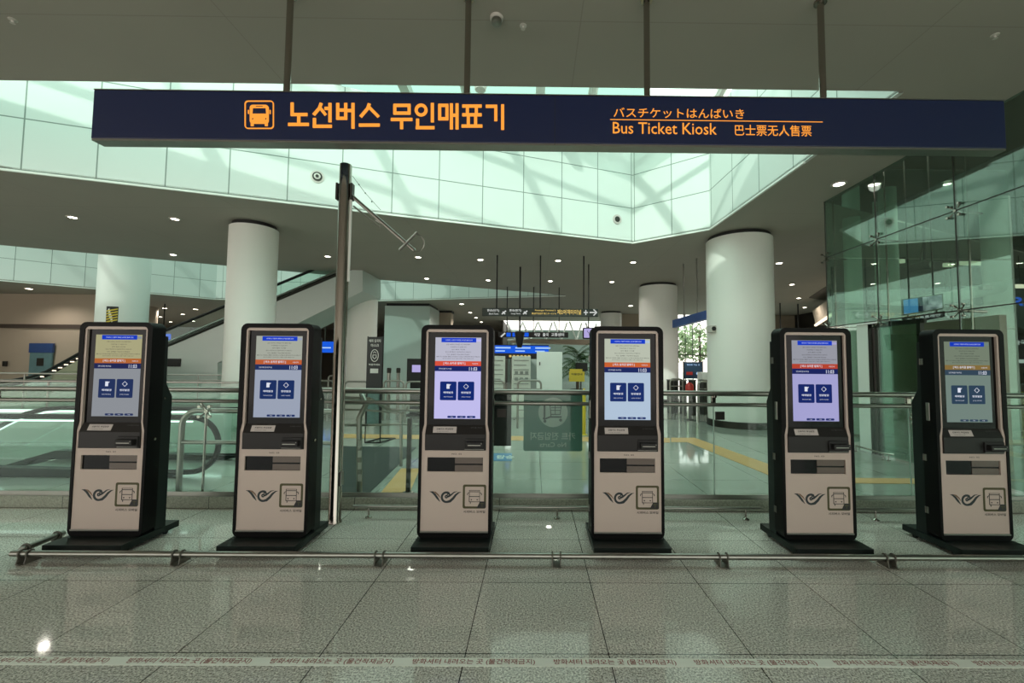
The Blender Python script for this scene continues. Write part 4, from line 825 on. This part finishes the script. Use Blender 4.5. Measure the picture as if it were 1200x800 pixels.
b = MB(); text(b, '탑승동 가는 곳', lambda x, z: ((a.x + c.x) / 2 + x, 13.99, a.z - .09 + z), width=.42, height=.05, bold=.02); b.box(a.x + .06, a.x + .26, 13.985, 14, c.z + .02, c.z + .12, 1); b.disc((c.x - .15, 13.985, c.z + .07), .05, 'y', 14, .01); b.build('poster_print', ['pblue', 'redp'], r)
a = at(828, 436, 13.2); b = MB(); b.box(a.x - .14, a.x + .16, 13.2, 13.6, 0, a.z); tag(b.build('white_cabinet', 'wboard', bevel=.015), 'small white cabinet beside the dark blue poster', 'cabinet')
# ================================================================ floor markings of the hall
def fpoly(pts, name, mat, lab, z=.002, cat='floor marking'):
    P = [on(x, y, 0) for x, y in pts]; b = MB(); b.hull([(p.x, p.y, .0004) for p in P], [(p.x, p.y, z) for p in P]); return tag(b.build(name, mat, org=(P[0].x, P[0].y, 0)), lab, cat)
fpoly([(398, 523), (488, 524), (418, 592), (385, 592)], 'floor_mat', 'mat', 'dark sloping edged mat behind the railing right of the steel pole', .006, 'mat')
fpoly([(470, 549), (492, 549), (479, 580), (444, 580)], 'tactile_strip', 'tactile', 'slanted yellow tactile strip left of the lavender kiosk', .005)
fpoly([(395, 508.5), (785, 513.2), (785, 518.5), (395, 513)], 'tactile_strip', 'tactile', 'long level yellow tactile strip crossing behind the middle kiosks', .005)
fpoly([(786.5, 513), (814, 513), (915, 549), (909, 560), (806, 518), (786.5, 518)], 'tactile_strip', 'tactile', 'slanted yellow tactile strip left of the lilac screened kiosk', .005)
fpoly([(985, 560), (1092, 561), (1092, 567), (985, 566)], 'tactile_strip', 'tactile', 'short yellow tactile strip between the two right kiosks', .005)
r = fpoly([(574, 531), (600, 531), (600, 540), (572, 540)], 'floor_sticker', 'bluesign2', 'blue floor sticker with white arrow below the black board', .003)
p0 = on(586, 535.5, 0); b = MB()
b.hull([(p0.x - .28, p0.y - .05, .0032), (p0.x - .12, p0.y - .05, .0032), (p0.x - .12, p0.y + .05, .0032), (p0.x - .28, p0.y + .05, .0032)], [(p0.x - .28, p0.y - .05, .0036), (p0.x - .12, p0.y - .05, .0036), (p0.x - .12, p0.y + .05, .0036), (p0.x - .28, p0.y + .05, .0036)])
text(b, '탑승', lambda x, z: (p0.x + .08 + x, p0.y + z * 1.5, .0036), width=.26, height=.16, bold=.03); b.build('sticker_print', 'wboard', r)
# ================================================================ sloping handrails right of the pole, bent frame left of it
r = root('ramp_rail', (at(420, 583, 4.5).x, 4.6, 0), 'sloping steel handrail with white stickers on its front post, behind the railing', 'handrail')
A0, A1 = at(421, 583, 4.62), at(421, 489, 4.62); A2 = at(429, 474, 4.65); A3 = at(424, 462, 4.75); Bq = at(470, 545, 5.9)
b = MB(); b.tube([(A0.x, 4.62, 0), (A1.x, 4.62, A1.z), A2, A3], .030, 10); b.build('front_post', 'steelb', r, smooth=True)
b = MB(); B1 = at(470, 486, 5.9); b.tube([(Bq.x, 5.9, 0), (B1.x, 5.9, B1.z), at(478, 476, 5.95)], .024, 10); b.build('rear_post', 'steelb', r, smooth=True)
b = MB(); b.tube([at(404, 466, 4.7), at(432, 467, 4.8), at(457, 480, 5.6), at(492, 481, 6.3)], .020, 8); b.tube([at(404, 498, 4.7), at(430, 498, 4.7), at(470, 497, 5.9), at(490, 497, 6.1)], .014, 8); b.tube([at(404, 480, 4.7), at(425, 480, 4.7), at(470, 484, 5.9)], .012, 8); b.build('rail', 'steelb', r, smooth=True)
for py in (520, 532, 546, 560): p = at(421, py, 4.58); b = MB(); b.box(p.x - .018, p.x + .018, 4.585, 4.592, p.z - .035, p.z + .035); b.build('sticker', 'whitepr', r)
r = root('steel_post', (at(480, 578, 4.7).x, 4.7, 0), 'plain square steel post just left of the lavender kiosk', 'post'); x = at(480, 500, 4.7).x; b = MB(); b.box(x - .022, x + .022, 4.68, 4.72, 0, at(480, 490, 4.7).z); b.build('post', 'dark', r, bevel=.004); b = MB(); b.lathe([(.06, 0), (.06, .01), (.03, .02)], x, 4.7, 14); b.build('foot', 'steelb', r)
Y = 4.5; x0 = at(210, 560, Y).x; x1 = at(396, 480, Y).x; zt_ = at(240, 481, Y).z; zm = at(240, 518, Y).z
r = root('bent_rail', (x0, Y, 0), 'bent steel guard rail in front of the escalator newel between the two left kiosks', 'handrail')
b = MB(); b.tube([(x0, Y, 0)] + [(x0 + .16 + .16 * cos(radians(a)), Y, zt_ - .16 + .16 * sin(radians(a))) for a in range(180, 89, -15)] + [(x1, Y, zt_)], .028, 12); b.build('frame', 'steelb', r, smooth=True)
b = MB(); b.tube([(x0, Y, zm), (x1, Y, zm)], .022, 10); b.build('crossbar', 'steelb', r, smooth=True)
b = MB(); b.tube([(x1, Y, 0), (x1, Y, zt_)], .026, 10); b.build('post', 'steelb', r, smooth=True)
def spider(mb, p, s=.05, n=(0, -1, 0)):
    p = Vector(p); n = Vector(n); u = Vector((0, 0, 1)); w_ = n.cross(u)
    for a in (1, -1):
        for c in (1, -1):
            q = p + (u * a + w_ * c) * s; mb.tube([p - n * .03, q], .010, 6); mb.tube([q, q + n * .03], .016, 8)
    mb.tube([p - n * .06, p], .02, 8)
p = at(241, 482, 4.35); r = root('glass_fitting', (p.x, 4.35, p.z), 'four armed steel glass fitting between the two left kiosks', 'fitting'); b = MB(); spider(b, p); b.build('spider', 'steel', r, smooth=True); b = MB(); b.tube([p + Vector((0, .02, 0)), (p.x - .08, 4.36, p.z + .11)], .012, 8); b.tube([(p.x, 4.36, 0), (p.x, 4.36, p.z)], .012, 8); b.build('rod', 'steel', r, smooth=True)
# ================================================================ escalator coming up from below at left
Y0, Y1 = 5.3, 6.25
r = root('escalator', (-5.4, Y0, 0), 'near escalator landing with a looped black handrail behind the first kiosk', 'escalator')
xe = at(258, 520, Y0).x - .02; zT = at(230, 489, Y0).z; rad = (zT - .06) / 2; xb = -6.8
for Y, nm in ((Y0, 0), (Y1, 1)):
    loop = [(xe - rad + rad * cos(radians(a)), Y, .06 + rad + rad * sin(radians(a))) for a in range(-90, 91, 10)]
    bend = [(xb - .25 * k, Y, zT - (.02, .08, .2)[k - 1]) for k in (1, 2, 3)] if True else []
    pth = [(xb - 6.0, Y, zT - .2 - 5.25 * .56), (xb - .75, Y, zT - .2)] + bend[::-1][1:] + [(xb, Y, zT)] + loop[::-1] + [(xe - rad - .55, Y, -.0 + .05)]
    b = MB(); b.tube(pth, .032, 10); b.build('handrail', 'rubber', r, smooth=True)
    b = MB(); b.tube([(p_[0], p_[1], p_[2] - .05) for p_ in pth[:6]] + [(xe - rad, Y, zT - .05)], .010, 6); b.build('balustrade_light', 'strip', r)
    gp = [(xe - rad + (rad - .03) * cos(radians(a)), .06 + rad + (rad - .03) * sin(radians(a))) for a in range(-80, 91, 10)]
    poly = gp + [(xb, zT - .03), (xb - .75, zT - .23), (xb - 6, zT - .23 - 5.25 * .56), (xb - 6, -3.4), (xb - .75, -.5), (xb, .05)]
    b = MB(); b.prism(poly, Y - .006, Y + .006); b.build('glass_balustrade', 'gesc', r)
    b = MB(); b.prism([(xe - rad - .3, 0.003), (xe - rad + .1, .06), (xb, .12), (xb - .75, -.10), (xb - 6, -.10 - 5.25 * .56), (xb - 6, -.3 - 5.25 * .56), (xb - .75, -.3), (xb, 0.003)], Y - .07, Y + .07); b.build('skirt', 'dgreen', r, bevel=.006)
    for x in (xe - rad - .1, xb + .2, xb + 1.3): b = MB(); b.box(x - .004, x + .004, Y - .008, Y + .008, .12, zT - .04); b.build('glass_joint', 'dark', r)
b = MB(); b.box(xb + .1, xe - .6, Y0 + .08, Y1 - .08, .0005, .006); b.build('landing_plate', 'steelb', r)
b = MB()
for k in range(16): b.box(xb - .32 * (k + 1), xb - .32 * k, Y0 + .08, Y1 - .08, -.2 * (k + 1) - .25, -.2 * (k + 1))
b.build('steps', 'dark', r)
b = MB(); pw = [(xb + .25 - .9, -3.5), (xb + .25, -3.5), (xb + .25, -.004), (xb + .25 - .9, -.004)]
b.box(-12.5, -6.6, 5.40, 5.42, -3.6, -.002); b.box(-12.5, -6.6, 6.18, 6.2, -3.6, -.002); b.box(-12.5, -6.6, 5.42, 6.18, -3.7, -3.6); struct(b.build('wall_pit', 'cyanpaint', org=(0, 0, 0)), 'cladding of the escalator pit')
# a second, farther escalator flight rising to the upper right
YF = 12.5; pa, pb = at(-40, 447, YF), at(100, 413, YF)
r = root('escalator', ((pa.x + pb.x) / 2, YF, 0), 'far escalator in front of the beige wall behind the first kiosk', 'escalator')
for Y, dz in ((YF, 0), (YF + 1.1, .12)):
    pth = [at(-60, 458, Y), at(0, 453, Y), at(36, 446, Y), at(54, 440, Y), at(92, 419, Y), at(135, 396, Y)]
    b = MB(); b.tube([(p_.x, Y, p_.z + dz) for p_ in pth], .05, 8); b.build('handrail', 'rubber', r, smooth=True)
    b = MB(); b.hull([(p_.x, Y - .01, p_.z + dz - .05) for p_ in pth] + [(p_.x, Y - .01, max(p_.z - .75, 0.01) + dz) for p_ in pth[::-1]], [(p_.x, Y + .01, p_.z + dz - .05) for p_ in pth] + [(p_.x, Y + .01, max(p_.z - .75, 0.01) + dz) for p_ in pth[::-1]]); b.build('glass_balustrade', 'gesc', r)
b = MB(); p_ = [at(-60, 478, YF), at(36, 472, YF), at(60, 462, YF), at(135, 425, YF)]; b.hull([(q.x, YF - .06, max(q.z, .02)) for q in p_] + [(p_[-1].x, YF - .06, .0), (p_[0].x, YF - .06, .0)], [(q.x, YF + 1.2, max(q.z, .02)) for q in p_] + [(p_[-1].x, YF + 1.2, .0), (p_[0].x, YF + 1.2, .0)]); b.build('truss', 'cyanpaint', r)
for k in range(7):
    q = at(50 + k * 7, 441 - k * 3.5, YF - .03); b = MB(); b.box(q.x - .05, q.x + .05, YF - .05, YF - .03, q.z - .02, q.z + .01); b.build('marker_light', 'warm', r)
# escalator rising to the floor above, behind the slim column
YE = 14.2
r = root('escalator', (at(255, 440, YE).x, YE, 0), 'escalator climbing to the upper floor behind the slim white column', 'escalator')
side = [(110, 441), (425, 309), (425, 341), (255, 425), (255, 478), (110, 478)]
P = [at(x, y, YE) for x, y in side]; P[-1].z = P[-2].z = 0
b = MB(); b.hull([(p.x, YE, p.z) for p in P], [(p.x, YE + 1.7, p.z) for p in P]); b.build('truss', 'cyanpaint', r)
tp = [at(110, 441, YE), at(425, 309, YE)]
b = MB(); b.tube([tp[0], tp[1]], .06, 6); b.build('dark_edge', 'dark', r)
b = MB(); b.tube([tp[0] + Vector((0, -.03, .10)), tp[1] + Vector((0, -.03, .10))], .03, 6); b.build('deck', 'steelb', r)
for Y, o in ((YE + .1, 0), (YE + 1.5, .16)):
    q0, q1 = at(120, 416, YE), at(400, 301, YE); q0.y = q1.y = Y; q0.z += o; q1.z += o
    b = MB(); b.tube([q0, q1], .045, 8); b.build('handrail', 'rubber', r, smooth=True)
    b = MB(); b.hull([(q0.x, Y, q0.z), (q1.x, Y, q1.z), (q1.x, Y, q1.z - .7), (q0.x, Y, q0.z - .65)], [(q0.x, Y + .012, q0.z), (q1.x, Y + .012, q1.z), (q1.x, Y + .012, q1.z - .7), (q0.x, Y + .012, q0.z - .65)]); b.build('glass_balustrade', 'gesc', r)
a, c = at(195, 420, YE - .03), at(211, 429.5, YE - .03); b = MB(); b.box(a.x, c.x, YE - .03, YE, c.z, a.z); b.build('control_box', 'blackmat', r, bevel=.01)
# thin railing of the far left floor
for Y, px0, px1, yt, lab in ((13.4, 180, 285, 439, 'thin steel railing in front of the climbing escalator'), (11.4, -40, 98, 437.5, 'thin steel railing at the far left'), (8.2, -60, 290, 447, 'low glass sided railing behind the near escalator')):
    a, c = at(px0, yt, Y), at(px1, yt, Y); a.z = c.z = (a.z + c.z) / 2; r = root('thin_railing', ((a.x + c.x) / 2, Y, 0), lab, 'railing')
    b = MB(); b.tube([(a.x, Y, a.z), (c.x, Y, a.z)], .022, 8); b.build('top_rail', 'steelb', r, smooth=True); b = MB(); b.tube([(a.x, Y, a.z - .17), (c.x, Y, a.z - .17)], .015, 8); b.build('mid_rail', 'steelb', r, smooth=True)
    n = max(2, int((c.x - a.x) / 1.6))
    for k in range(n + 1): x = a.x + (c.x - a.x) * k / n; b = MB(); b.tube([(x, Y, 0), (x, Y, a.z)], .018, 8); b.build('post', 'steelb', r, smooth=True)
    b = MB(); b.box(a.x, c.x, Y - .006, Y + .006, .08, a.z - .22); b.build('glass_panel', 'gesc', r)
# pale lit cladding behind the near escalator, with a cool light strip on top
a, c = at(-60, 500, 7.4), at(262, 500, 7.4); r = root('clad_parapet', ((a.x + c.x) / 2, 7.4, 0), 'pale green clad parapet with a light line along its top', 'parapet')
b = MB(); b.box(a.x, c.x, 7.4, 7.6, 0, .55); b.build('cladding', 'cyanpaint', r, bevel=.01); b = MB(); b.box(a.x, c.x, 7.37, 7.40, .52, .56); b.build('light_line', 'strip', r)
# wall poster
a, c = at(37, 402, 19.9), at(58, 470, 19.9); r = root('wall_poster', ((a.x + c.x) / 2, 19.9, 0), 'tall poster with a blue head on the far beige wall at left', 'poster')
m_ = at(40, 413, 19.9).z; b = MB(); b.box(a.x, c.x, 19.86, 19.93, 0.0, m_); b.build('poster_print', 'teal', r); b = MB(); b.box(a.x - .04, c.x + .04, 19.84, 19.93, m_, a.z); b.build('poster_head', 'bluesign', r)
b = MB(); k = (a.x + c.x) / 2; z_ = at(47, 424, 19.9).z; b.box(k - .16, k + .16, 19.85, 19.86, z_ - .18, z_ + .18); b.build('poster_symbol', 'dark', r)
a = at(6, 426, 19.9); b = MB(); b.box(a.x - .08, a.x + .08, 19.85, 19.93, a.z - .12, a.z + .12); tag(b.build('wall_switch', 'dark', bevel=.01), 'small dark box on the far beige wall left of the blue headed poster', 'wall box')
# ================================================================ glass curtain wall on the right
GX = 5.45; zA, zB = 2.13, 3.43; zC = 5.15
r = bpy.data.objects.new('window_3', None); COL.objects.link(r); r.location = (GX, 6, 0); struct(r)
yj = [7.85, 6.68, 5.40, 4.14]
for i in range(3):
    for (z0, z1) in ((0.02, zA), (zA, zB), (zB, zC)):
        if z0 < 1 and i == 0: continue
        b = MB(); b.box(GX, GX + .012, yj[i + 1] + .008, yj[i] - .008, z0 + .008, z1 - .008); b.build('glass_pane', 'gwall', r)
b = MB(); b.box(GX, GX + .012, 6.08, 6.67, .02, zA - .008); 
for (z0, z1) in ((.02, zA), (zA, zB), (zB, zC)):
    b2 = MB(); b2.box(GX + .01, GX + 3.5, 7.85, 7.862, z0 + .008, z1 - .008); b2.build('glass_pane', 'gwall', r)
    b2 = MB(); b2.box(GX, GX + .012, -2, 4.13, z0 + .008, z1 - .008); b2.build('glass_pane', 'gwall', r)
for y in yj[:3]:
    b = MB(); b.tube([(GX + .16, y, 0 if y < 6 or y > 7 else zA), (GX + .16, y, zC)], .012, 8); b.build('tie_rod', 'steel', r)
for y in yj:
    for z in (zA, zB): b = MB(); spider(b, (GX - .01, y, z), .075, (-1, 0, 0)); b.tube([(GX, y, z), (GX + .45, y + .1, z)], .018, 8); b.build('spider_fitting', 'steel', r, smooth=True)
for z in (zA, zB): b = MB(); b.box(GX - .004, GX + .016, -2, 7.85, z - .006, z + .006); b.build('joint_seal', 'dark', r)
for y in yj: b = MB(); b.box(GX - .004, GX + .016, y - .007, y + .007, .02 if y != yj[1] else zA, zC); b.build('joint_seal', 'dark', r)
# interior behind the glass
for px, py, l in ((1063, 150, 'added fill lamp in the dark ceiling behind the glass, left one'), (1150, 120, 'added fill lamp in the dark ceiling behind the glass, right one'), (1110, 215, 'added fill lamp in the dark ceiling deep behind the glass')): downlight(px, py, l, None, .07, 80, 5.18)  # fill lamps added to brighten the interior, no known fixtures there
b = MB(); b.add([(GX, -10, 5.2), (16, -10, 5.2), (16, 14, 5.2), (GX, 14, 5.2)], [(0, 1, 2, 3)]); b.box(GX + .05, GX + .1, -10, 7.9, H, 5.2); struct(b.build('ceiling', 'soffitdark', org=(0, 0, 0)))
b = MB(); b.box(9.3, 16, 13.0, 13.2, 0, 5.2); struct(b.build('wall_right', 'dimwall', org=(0, 0, 0)))
b = MB(); b.add([(5.46, -8, 0), (16, -8, 0), (16, 4.22, 0), (5.46, 4.22, 0)], [(0, 1, 2, 3)]); struct(b.build('floor', 'inner', org=(0, 0, 0)))
def icol(px, Y, r_, lab, z0=0, z1=5.2):
    x = at(px, 300, Y).x; r = root('steel_tube_column', (x, Y, z0), lab, 'column'); b = MB(); b.lathe([(r_, z0 + .05), (r_, z1)], x, Y, 24); b.build('shaft', 'ltube', r, smooth=True); b = MB(); b.lathe([(r_ + .05, z0), (r_ + .05, z0 + .05)], x, Y, 24); b.build('base_ring', 'steelb', r); return x
icol(999, 8.75, .155, 'slim pale tube column behind the glass, right of the lilac screened kiosk')
icol(1042, 8.9, .16, 'pale tube column behind the glass above the lift doorway')
icol(1168, 9.4, .25, 'thick pale tube column behind the glass above the right end kiosk')
icol(1027, 9.6, .045, 'thin pale pipe behind the glass between two tube columns')
A, B = at(1034, 364, 8.45), at(1172, 336, 8.9); r = root('tube_beam', (A + B) / 2, 'pale inclined tube beam behind the glass and the hanging screen', 'beam'); b = MB(); b.tube([A, B], .125, 20); b.build('tube', 'ltube', r, smooth=True)
for t in (.35, .8): q = A.lerp(B, t); b = MB(); b.box(q.x - .1, q.x + .1, q.y - .2, q.y - .1, q.z, q.z + .1); b.build('bracket_plate', 'steelb', r)
for (x0, x1, y, Y, lab) in ((1047, 1061, 305.5, 11, 'short warm light strip behind the glass at left'), (1124, 1158, 308, 11, 'warm light strip behind the glass, left of the thick tube column'), (1181, 1215, 335, 11.5, 'warm light strip behind the glass at the right edge'), (1108, 1118, 310, 11, 'small warm lamp behind the glass, centre')):
    a, c = at(x0, y - 2.2, Y), at(x1, y + 2.2, Y); r = root('light_strip', ((a.x + c.x) / 2, Y, c.z), lab, 'light'); b = MB(); b.box(a.x, c.x, Y, Y + .08, c.z, a.z); b.build('diffuser', 'warm2', r); b = MB(); b.box(a.x - .03, c.x + .03, Y + .02, Y + .12, a.z, a.z + .05); b.tube([((a.x + c.x) / 2, Y + .06, a.z + .05), ((a.x + c.x) / 2, Y + .06, 4.5)], .01, 6); b.build('housing', 'dark', r)
p = at(1089, 312, 9.2); r = root('projector', p, 'dark ceiling projector cluster behind the glass', 'projector'); b = MB(); b.box(p.x - .22, p.x + .2, 9.1, 9.5, p.z - .08, p.z + .1); b.build('body', 'blackmat', r, bevel=.02); b = MB(); b.tube([(p.x, 9.3, p.z + .1), (p.x, 9.3, 5.2)], .03, 8); b.tube([(p.x - .12, 9.3, p.z + .1), (p.x - .02, 9.3, p.z + .6)], .015, 6); b.build('mount', 'dark', r); b = MB(); b.disc((p.x - .08, 9.06, p.z), .06, 'y', 16, .05); b.build('lens', 'steel', r)
# hanging screen and its sign strip
A, B, C_, D = at(1057, 350.5, 6.9), at(1105, 344, 6.35), at(1106, 361.5, 6.35), at(1058, 369.5, 6.9)
r = root('hanging_screen', (A + B) / 2, 'hanging screen behind the glass showing a blue field and an airport view', 'screen')
def quadbox(mb, pts, n, m=0): mb.hull(pts, [Vector(p) + n for p in pts], m)
nb = Vector((.05, .08, 0)); b = MB(); quadbox(b, [A, B, C_, D], nb); b.build('case', 'trimw', r)
lerp4 = lambda u, v: (A.lerp(B, u)).lerp(D.lerp(C_, u), v) - nb * .06
b = MB(); b.add([lerp4(.03, .06), lerp4(.40, .06), lerp4(.40, .94), lerp4(.03, .94)], [(0, 3, 2, 1)], 0); b.add([lerp4(.40, .06), lerp4(.52, .06), lerp4(.52, .94), lerp4(.40, .94)], [(0, 3, 2, 1)], 1); b.add([lerp4(.52, .06), lerp4(.97, .06), lerp4(.97, .94), lerp4(.52, .94)], [(0, 3, 2, 1)], 2); b.build('screen', ['scrblue', 'scrdark', 'scrcity'], r)
A3, B3, C3, D3 = at(1058, 372.5, 6.9), at(1107, 364, 6.35), at(1107, 371, 6.35), at(1058, 380, 6.9)
b = MB(); quadbox(b, [A3, B3, C3, D3], nb); sg = b.build('sign_strip', 'blackmat', r)
b = MB(); dU = (B3 - A3); mid = (A3 + C3) / 2 - nb * .06; text(b, 'T1 셔틀트레인', lambda x, z: mid + dU * x + Vector((0, 0, z)), width=.80, height=.045, bold=.02); b.build('sign_text', 'whitetxt', r)
b = MB()
for t in (.2, .8): q = A.lerp(B, t) + nb * .5; b.tube([q, (q.x, q.y, 5.2)], .012, 6)
for t in (.15, .85): q = D.lerp(C_, t) + nb * .5; b.tube([q, (q.x, q.y, q.z - .1)], .012, 6)
b.build('hanging_rod', 'dark', r)
# blue letters and white lettering at the right edge
p = at(1192, 353, 9.6); r = root('lit_letters', (p.x, 9.6, p.z), 'blue lit letters behind the glass at the right edge', 'sign')
b = MB(); text(b, 'RE', lambda x, z: (p.x + .14 + x + z * .25, 9.6, p.z + z), width=.52, height=.20, bold=.03); b.build('letters', 'bscreen', r)
b = MB(); b.box(p.x - .15, p.x + .45, 9.61, 9.65, p.z - .02, p.z + .02); b.tube([(p.x + .3, 9.63, p.z), (p.x + .3, 9.63, 4.49)], .012, 6); b.build('frame', 'dark', r)
p = at(1194, 401, 9.4); b = MB(); text(b, '출국장', lambda x, z: (p.x + .08 + x, 9.38, p.z + z), width=.42, height=.11, bold=.02); b.box(p.x - .15, p.x + .4, 9.38, 9.40, p.z - .46, p.z - .38); r = root('direction_sign', (p.x, 9.4, p.z), 'dark sign with white lettering behind the right end kiosk', 'sign'); b.build('sign_text', 'whitetxt', r); b = MB(); b.box(p.x - .2, p.x + .6, 9.40, 9.48, p.z - .55, p.z + .12); b.tube([(p.x + .3, 9.44, p.z), (p.x + .3, 9.44, 5.2)], .02, 6); b.build('sign_box', 'blackmat', r)
# lift doorway in the glass wall
o = bpy.data.objects.new('door_1', None); COL.objects.link(o); o.location = (5.6, 6.6, 0); struct(o)
b = MB(); b.box(5.50, 5.62, 6.98, 7.22, 0, zA - .02); b.build('door_post', 'wboard', o, bevel=.006)
b = MB(); b.box(5.50, 5.66, 6.90, 6.97, 0, zA - .03); b.box(5.50, 5.56, 6.80, 6.84, 0, zA - .03); b.box(5.50, 5.56, 6.02, 6.08, 0, zA - .03); b.box(5.50, 5.6, 6.02, 6.97, zA - .10, zA - .03); b.build('door_frame', 'dark', o)
b = MB(); b.box(5.52, 5.53, 6.1, 6.79, .03, zA - .1); b.build('door_glass', 'gwall', o)
b = MB(); b.box(6.4, 6.5, 5.8, 7.6, 0, zA); struct(b.build('wall_right', 'beige', org=(0, 0, 0)))
for (z0, z1, m_) in ((.9, 1.35, 'bluesign'), (1.5, 1.9, 'dark')):
    b = MB(); b.box(6.36, 6.40, 6.4, 6.75, z0, z1); b.build('wall_plate', m_, o)
p = at(1012, 446, 9.0); b = MB(); b.box(p.x - .18, p.x + .2, 9, 9.03, p.z - .08, p.z + .08); b.box(p.x - .02, p.x + .02, 9.03, 9.06, 0, p.z); b.box(p.x - .15, p.x + .15, 8.95, 9.1, 0, .02); tag(b.build('yellow_notice', 'signyel'), 'yellow notice on a post behind the glass, right of the lilac screened kiosk', 'notice')
r = root('foot_bar', (5.3, 6.8, 0), 'low steel foot bar along the glass wall at the lift doorway', 'foot bar'); pts = [on(1003, 522, .1), on(1035, 531, .1), on(1080, 533, .1)]
for q in pts: q.x = min(q.x, 5.36)
b = MB(); b.tube(pts, .014, 8); b.build('bar', 'steel', r, smooth=True)
for q in (pts[0], pts[1], pts[1].lerp(pts[2], .5)): b = MB(); b.lathe([(.028, 0), (.028, .006), (.008, .02), (.008, .09)], q.x, q.y, 12); b.build('leg', 'steel', r, smooth=True)
p = at(1071, 490, 4.17); r = root('glass_fitting', (p.x, 4.17, p.z), 'four armed steel glass fitting left of the right end kiosk', 'fitting'); b = MB(); spider(b, (p.x, 4.14, p.z), .045); b.build('spider', 'steel', r, smooth=True)
# bulkhead and dark patch beyond the glass corner
b = MB(); P = [at(952, 364, 20), at(1000, 331, 14), at(1000, 352, 14), at(956, 381, 20)]; nb = Vector((2.5, .8, 0)); b.hull(P, [p + nb for p in P]); struct(b.build('trim_8', 'beige', org=(0, 0, 0)), 'sloping beige bulkhead')
b = MB(); b.tube([P[2] + Vector((-.03, -.03, 0)), P[3] + Vector((-.03, -.03, 0))], .06, 6); struct(b.build('trim_9', 'warm', org=(0, 0, 0)), 'lit edge of the bulkhead')
Q = [on(948, 349, H - .03), on(966, 352, H - .03), on(990, 342, H - .03), on(990, 322, H - .03)]; b = MB(); b.hull(Q, [(q.x, q.y, H - .004) for q in Q]); struct(b.build('trim_10', 'soffitdark', org=(0, 0, 0)), 'dark flat patch under the ceiling')  # thin dark plate just below the ceiling
for px, yt, lab in ((914, 355, 'first thin black rod hanging right of the widest column'), (935, 356, 'second thin black rod hanging right of the widest column')):
    q = on(px, yt, H); r = root('hanging_rod', (q.x, q.y, 1.9), lab, 'rod'); b = MB(); b.tube([(q.x, q.y, 1.9), (q.x, q.y, H)], .03, 8); b.box(q.x - .25, q.x + .25, q.y - .04, q.y + .04, 1.85, 2.1); b.build('rod', 'blackmat', r)
# outside: trees and a white canopy structure
for i, (x, y, h, rr) in enumerate(((10.3, 31, 4.6, 1.7), (13.2, 34, 5.2, 2.0), (16.6, 37, 4.5, 1.9), (11.0, 38.5, 5.0, 2.0))):
    r = root('outdoor_tree', (x, y, 0), 'tree seen through the far window left of the widest column', 'tree', 'trees outside the far window')
    b = MB(); b.tube([(x, y, 0), (x + .1, y, h * .5), (x, y, h * .8)], [.14, .10, .05], 8); b.build('trunk', 'bark', r)
    b = MB()
    for k in range(420):
        a = random.uniform(0, 2 * pi); u = random.uniform(-1, 1); s_ = rr * random.uniform(.45, 1); c = Vector((x + s_ * cos(a) * math.sqrt(1 - u * u), y + s_ * sin(a) * math.sqrt(1 - u * u), h * .62 + s_ * u * .8)); d = Vector((random.uniform(-1, 1), random.uniform(-1, 1), random.uniform(-1, 1))).normalized() * .22; e_ = d.orthogonal().normalized() * .12
        b.add([c - d, c + e_, c + d, c - e_], [(0, 1, 2, 3)])
    b.build('foliage', 'tree', r)
r = root('canopy_truss', (1, 32, 0), 'white lattice roof structure glimpsed above the far flight board', 'roof structure')
b = MB(); b.hull([(-2, 30.7, 4.9), (6.2, 30.7, 4.2), (6.2, 30.7, 4.3), (-2, 30.7, 5.0)], [(-2, 35.8, 6.9), (6.2, 35.8, 6.2), (6.2, 35.8, 6.3), (-2, 35.8, 7.0)]); b.build('roof_sheet', 'white', r)
for k in range(7):
    b = MB(); x = -2 + 1.15 * k; b.tube([(x, 31, 4.5), (x + .6, 32, 3.2), (x + 1.1, 33, 4.6)], .07, 6); b.build('strut', 'white', r)
b = MB(); b.tube([(-2, 32, 3.2), (6.2, 32, 3.2)], .08, 6); b.build('chord', 'white', r)
for x in (-1.6, 5.8): b = MB(); b.tube([(x, 32, 0), (x, 32, 3.2)], .12, 10); b.build('post', 'white', r)
b = MB(); b.box(-2.2, 8.4, 36, 36.2, 0, 4.3); struct(b.build('wall_far', 'fasciaglass', org=(0, 0, 0)))
b = MB()
for i in range(16): b.box(6.5 + .45 * i, 6.53 + .45 * i, 25.85, 25.9, 0, H)
b.box(6.4, 13.5, 25.85, 25.9, 2.0, 2.06); struct(b.build('window_4', 'dark', org=(0, 0, 0)), 'slim bars of the far window')
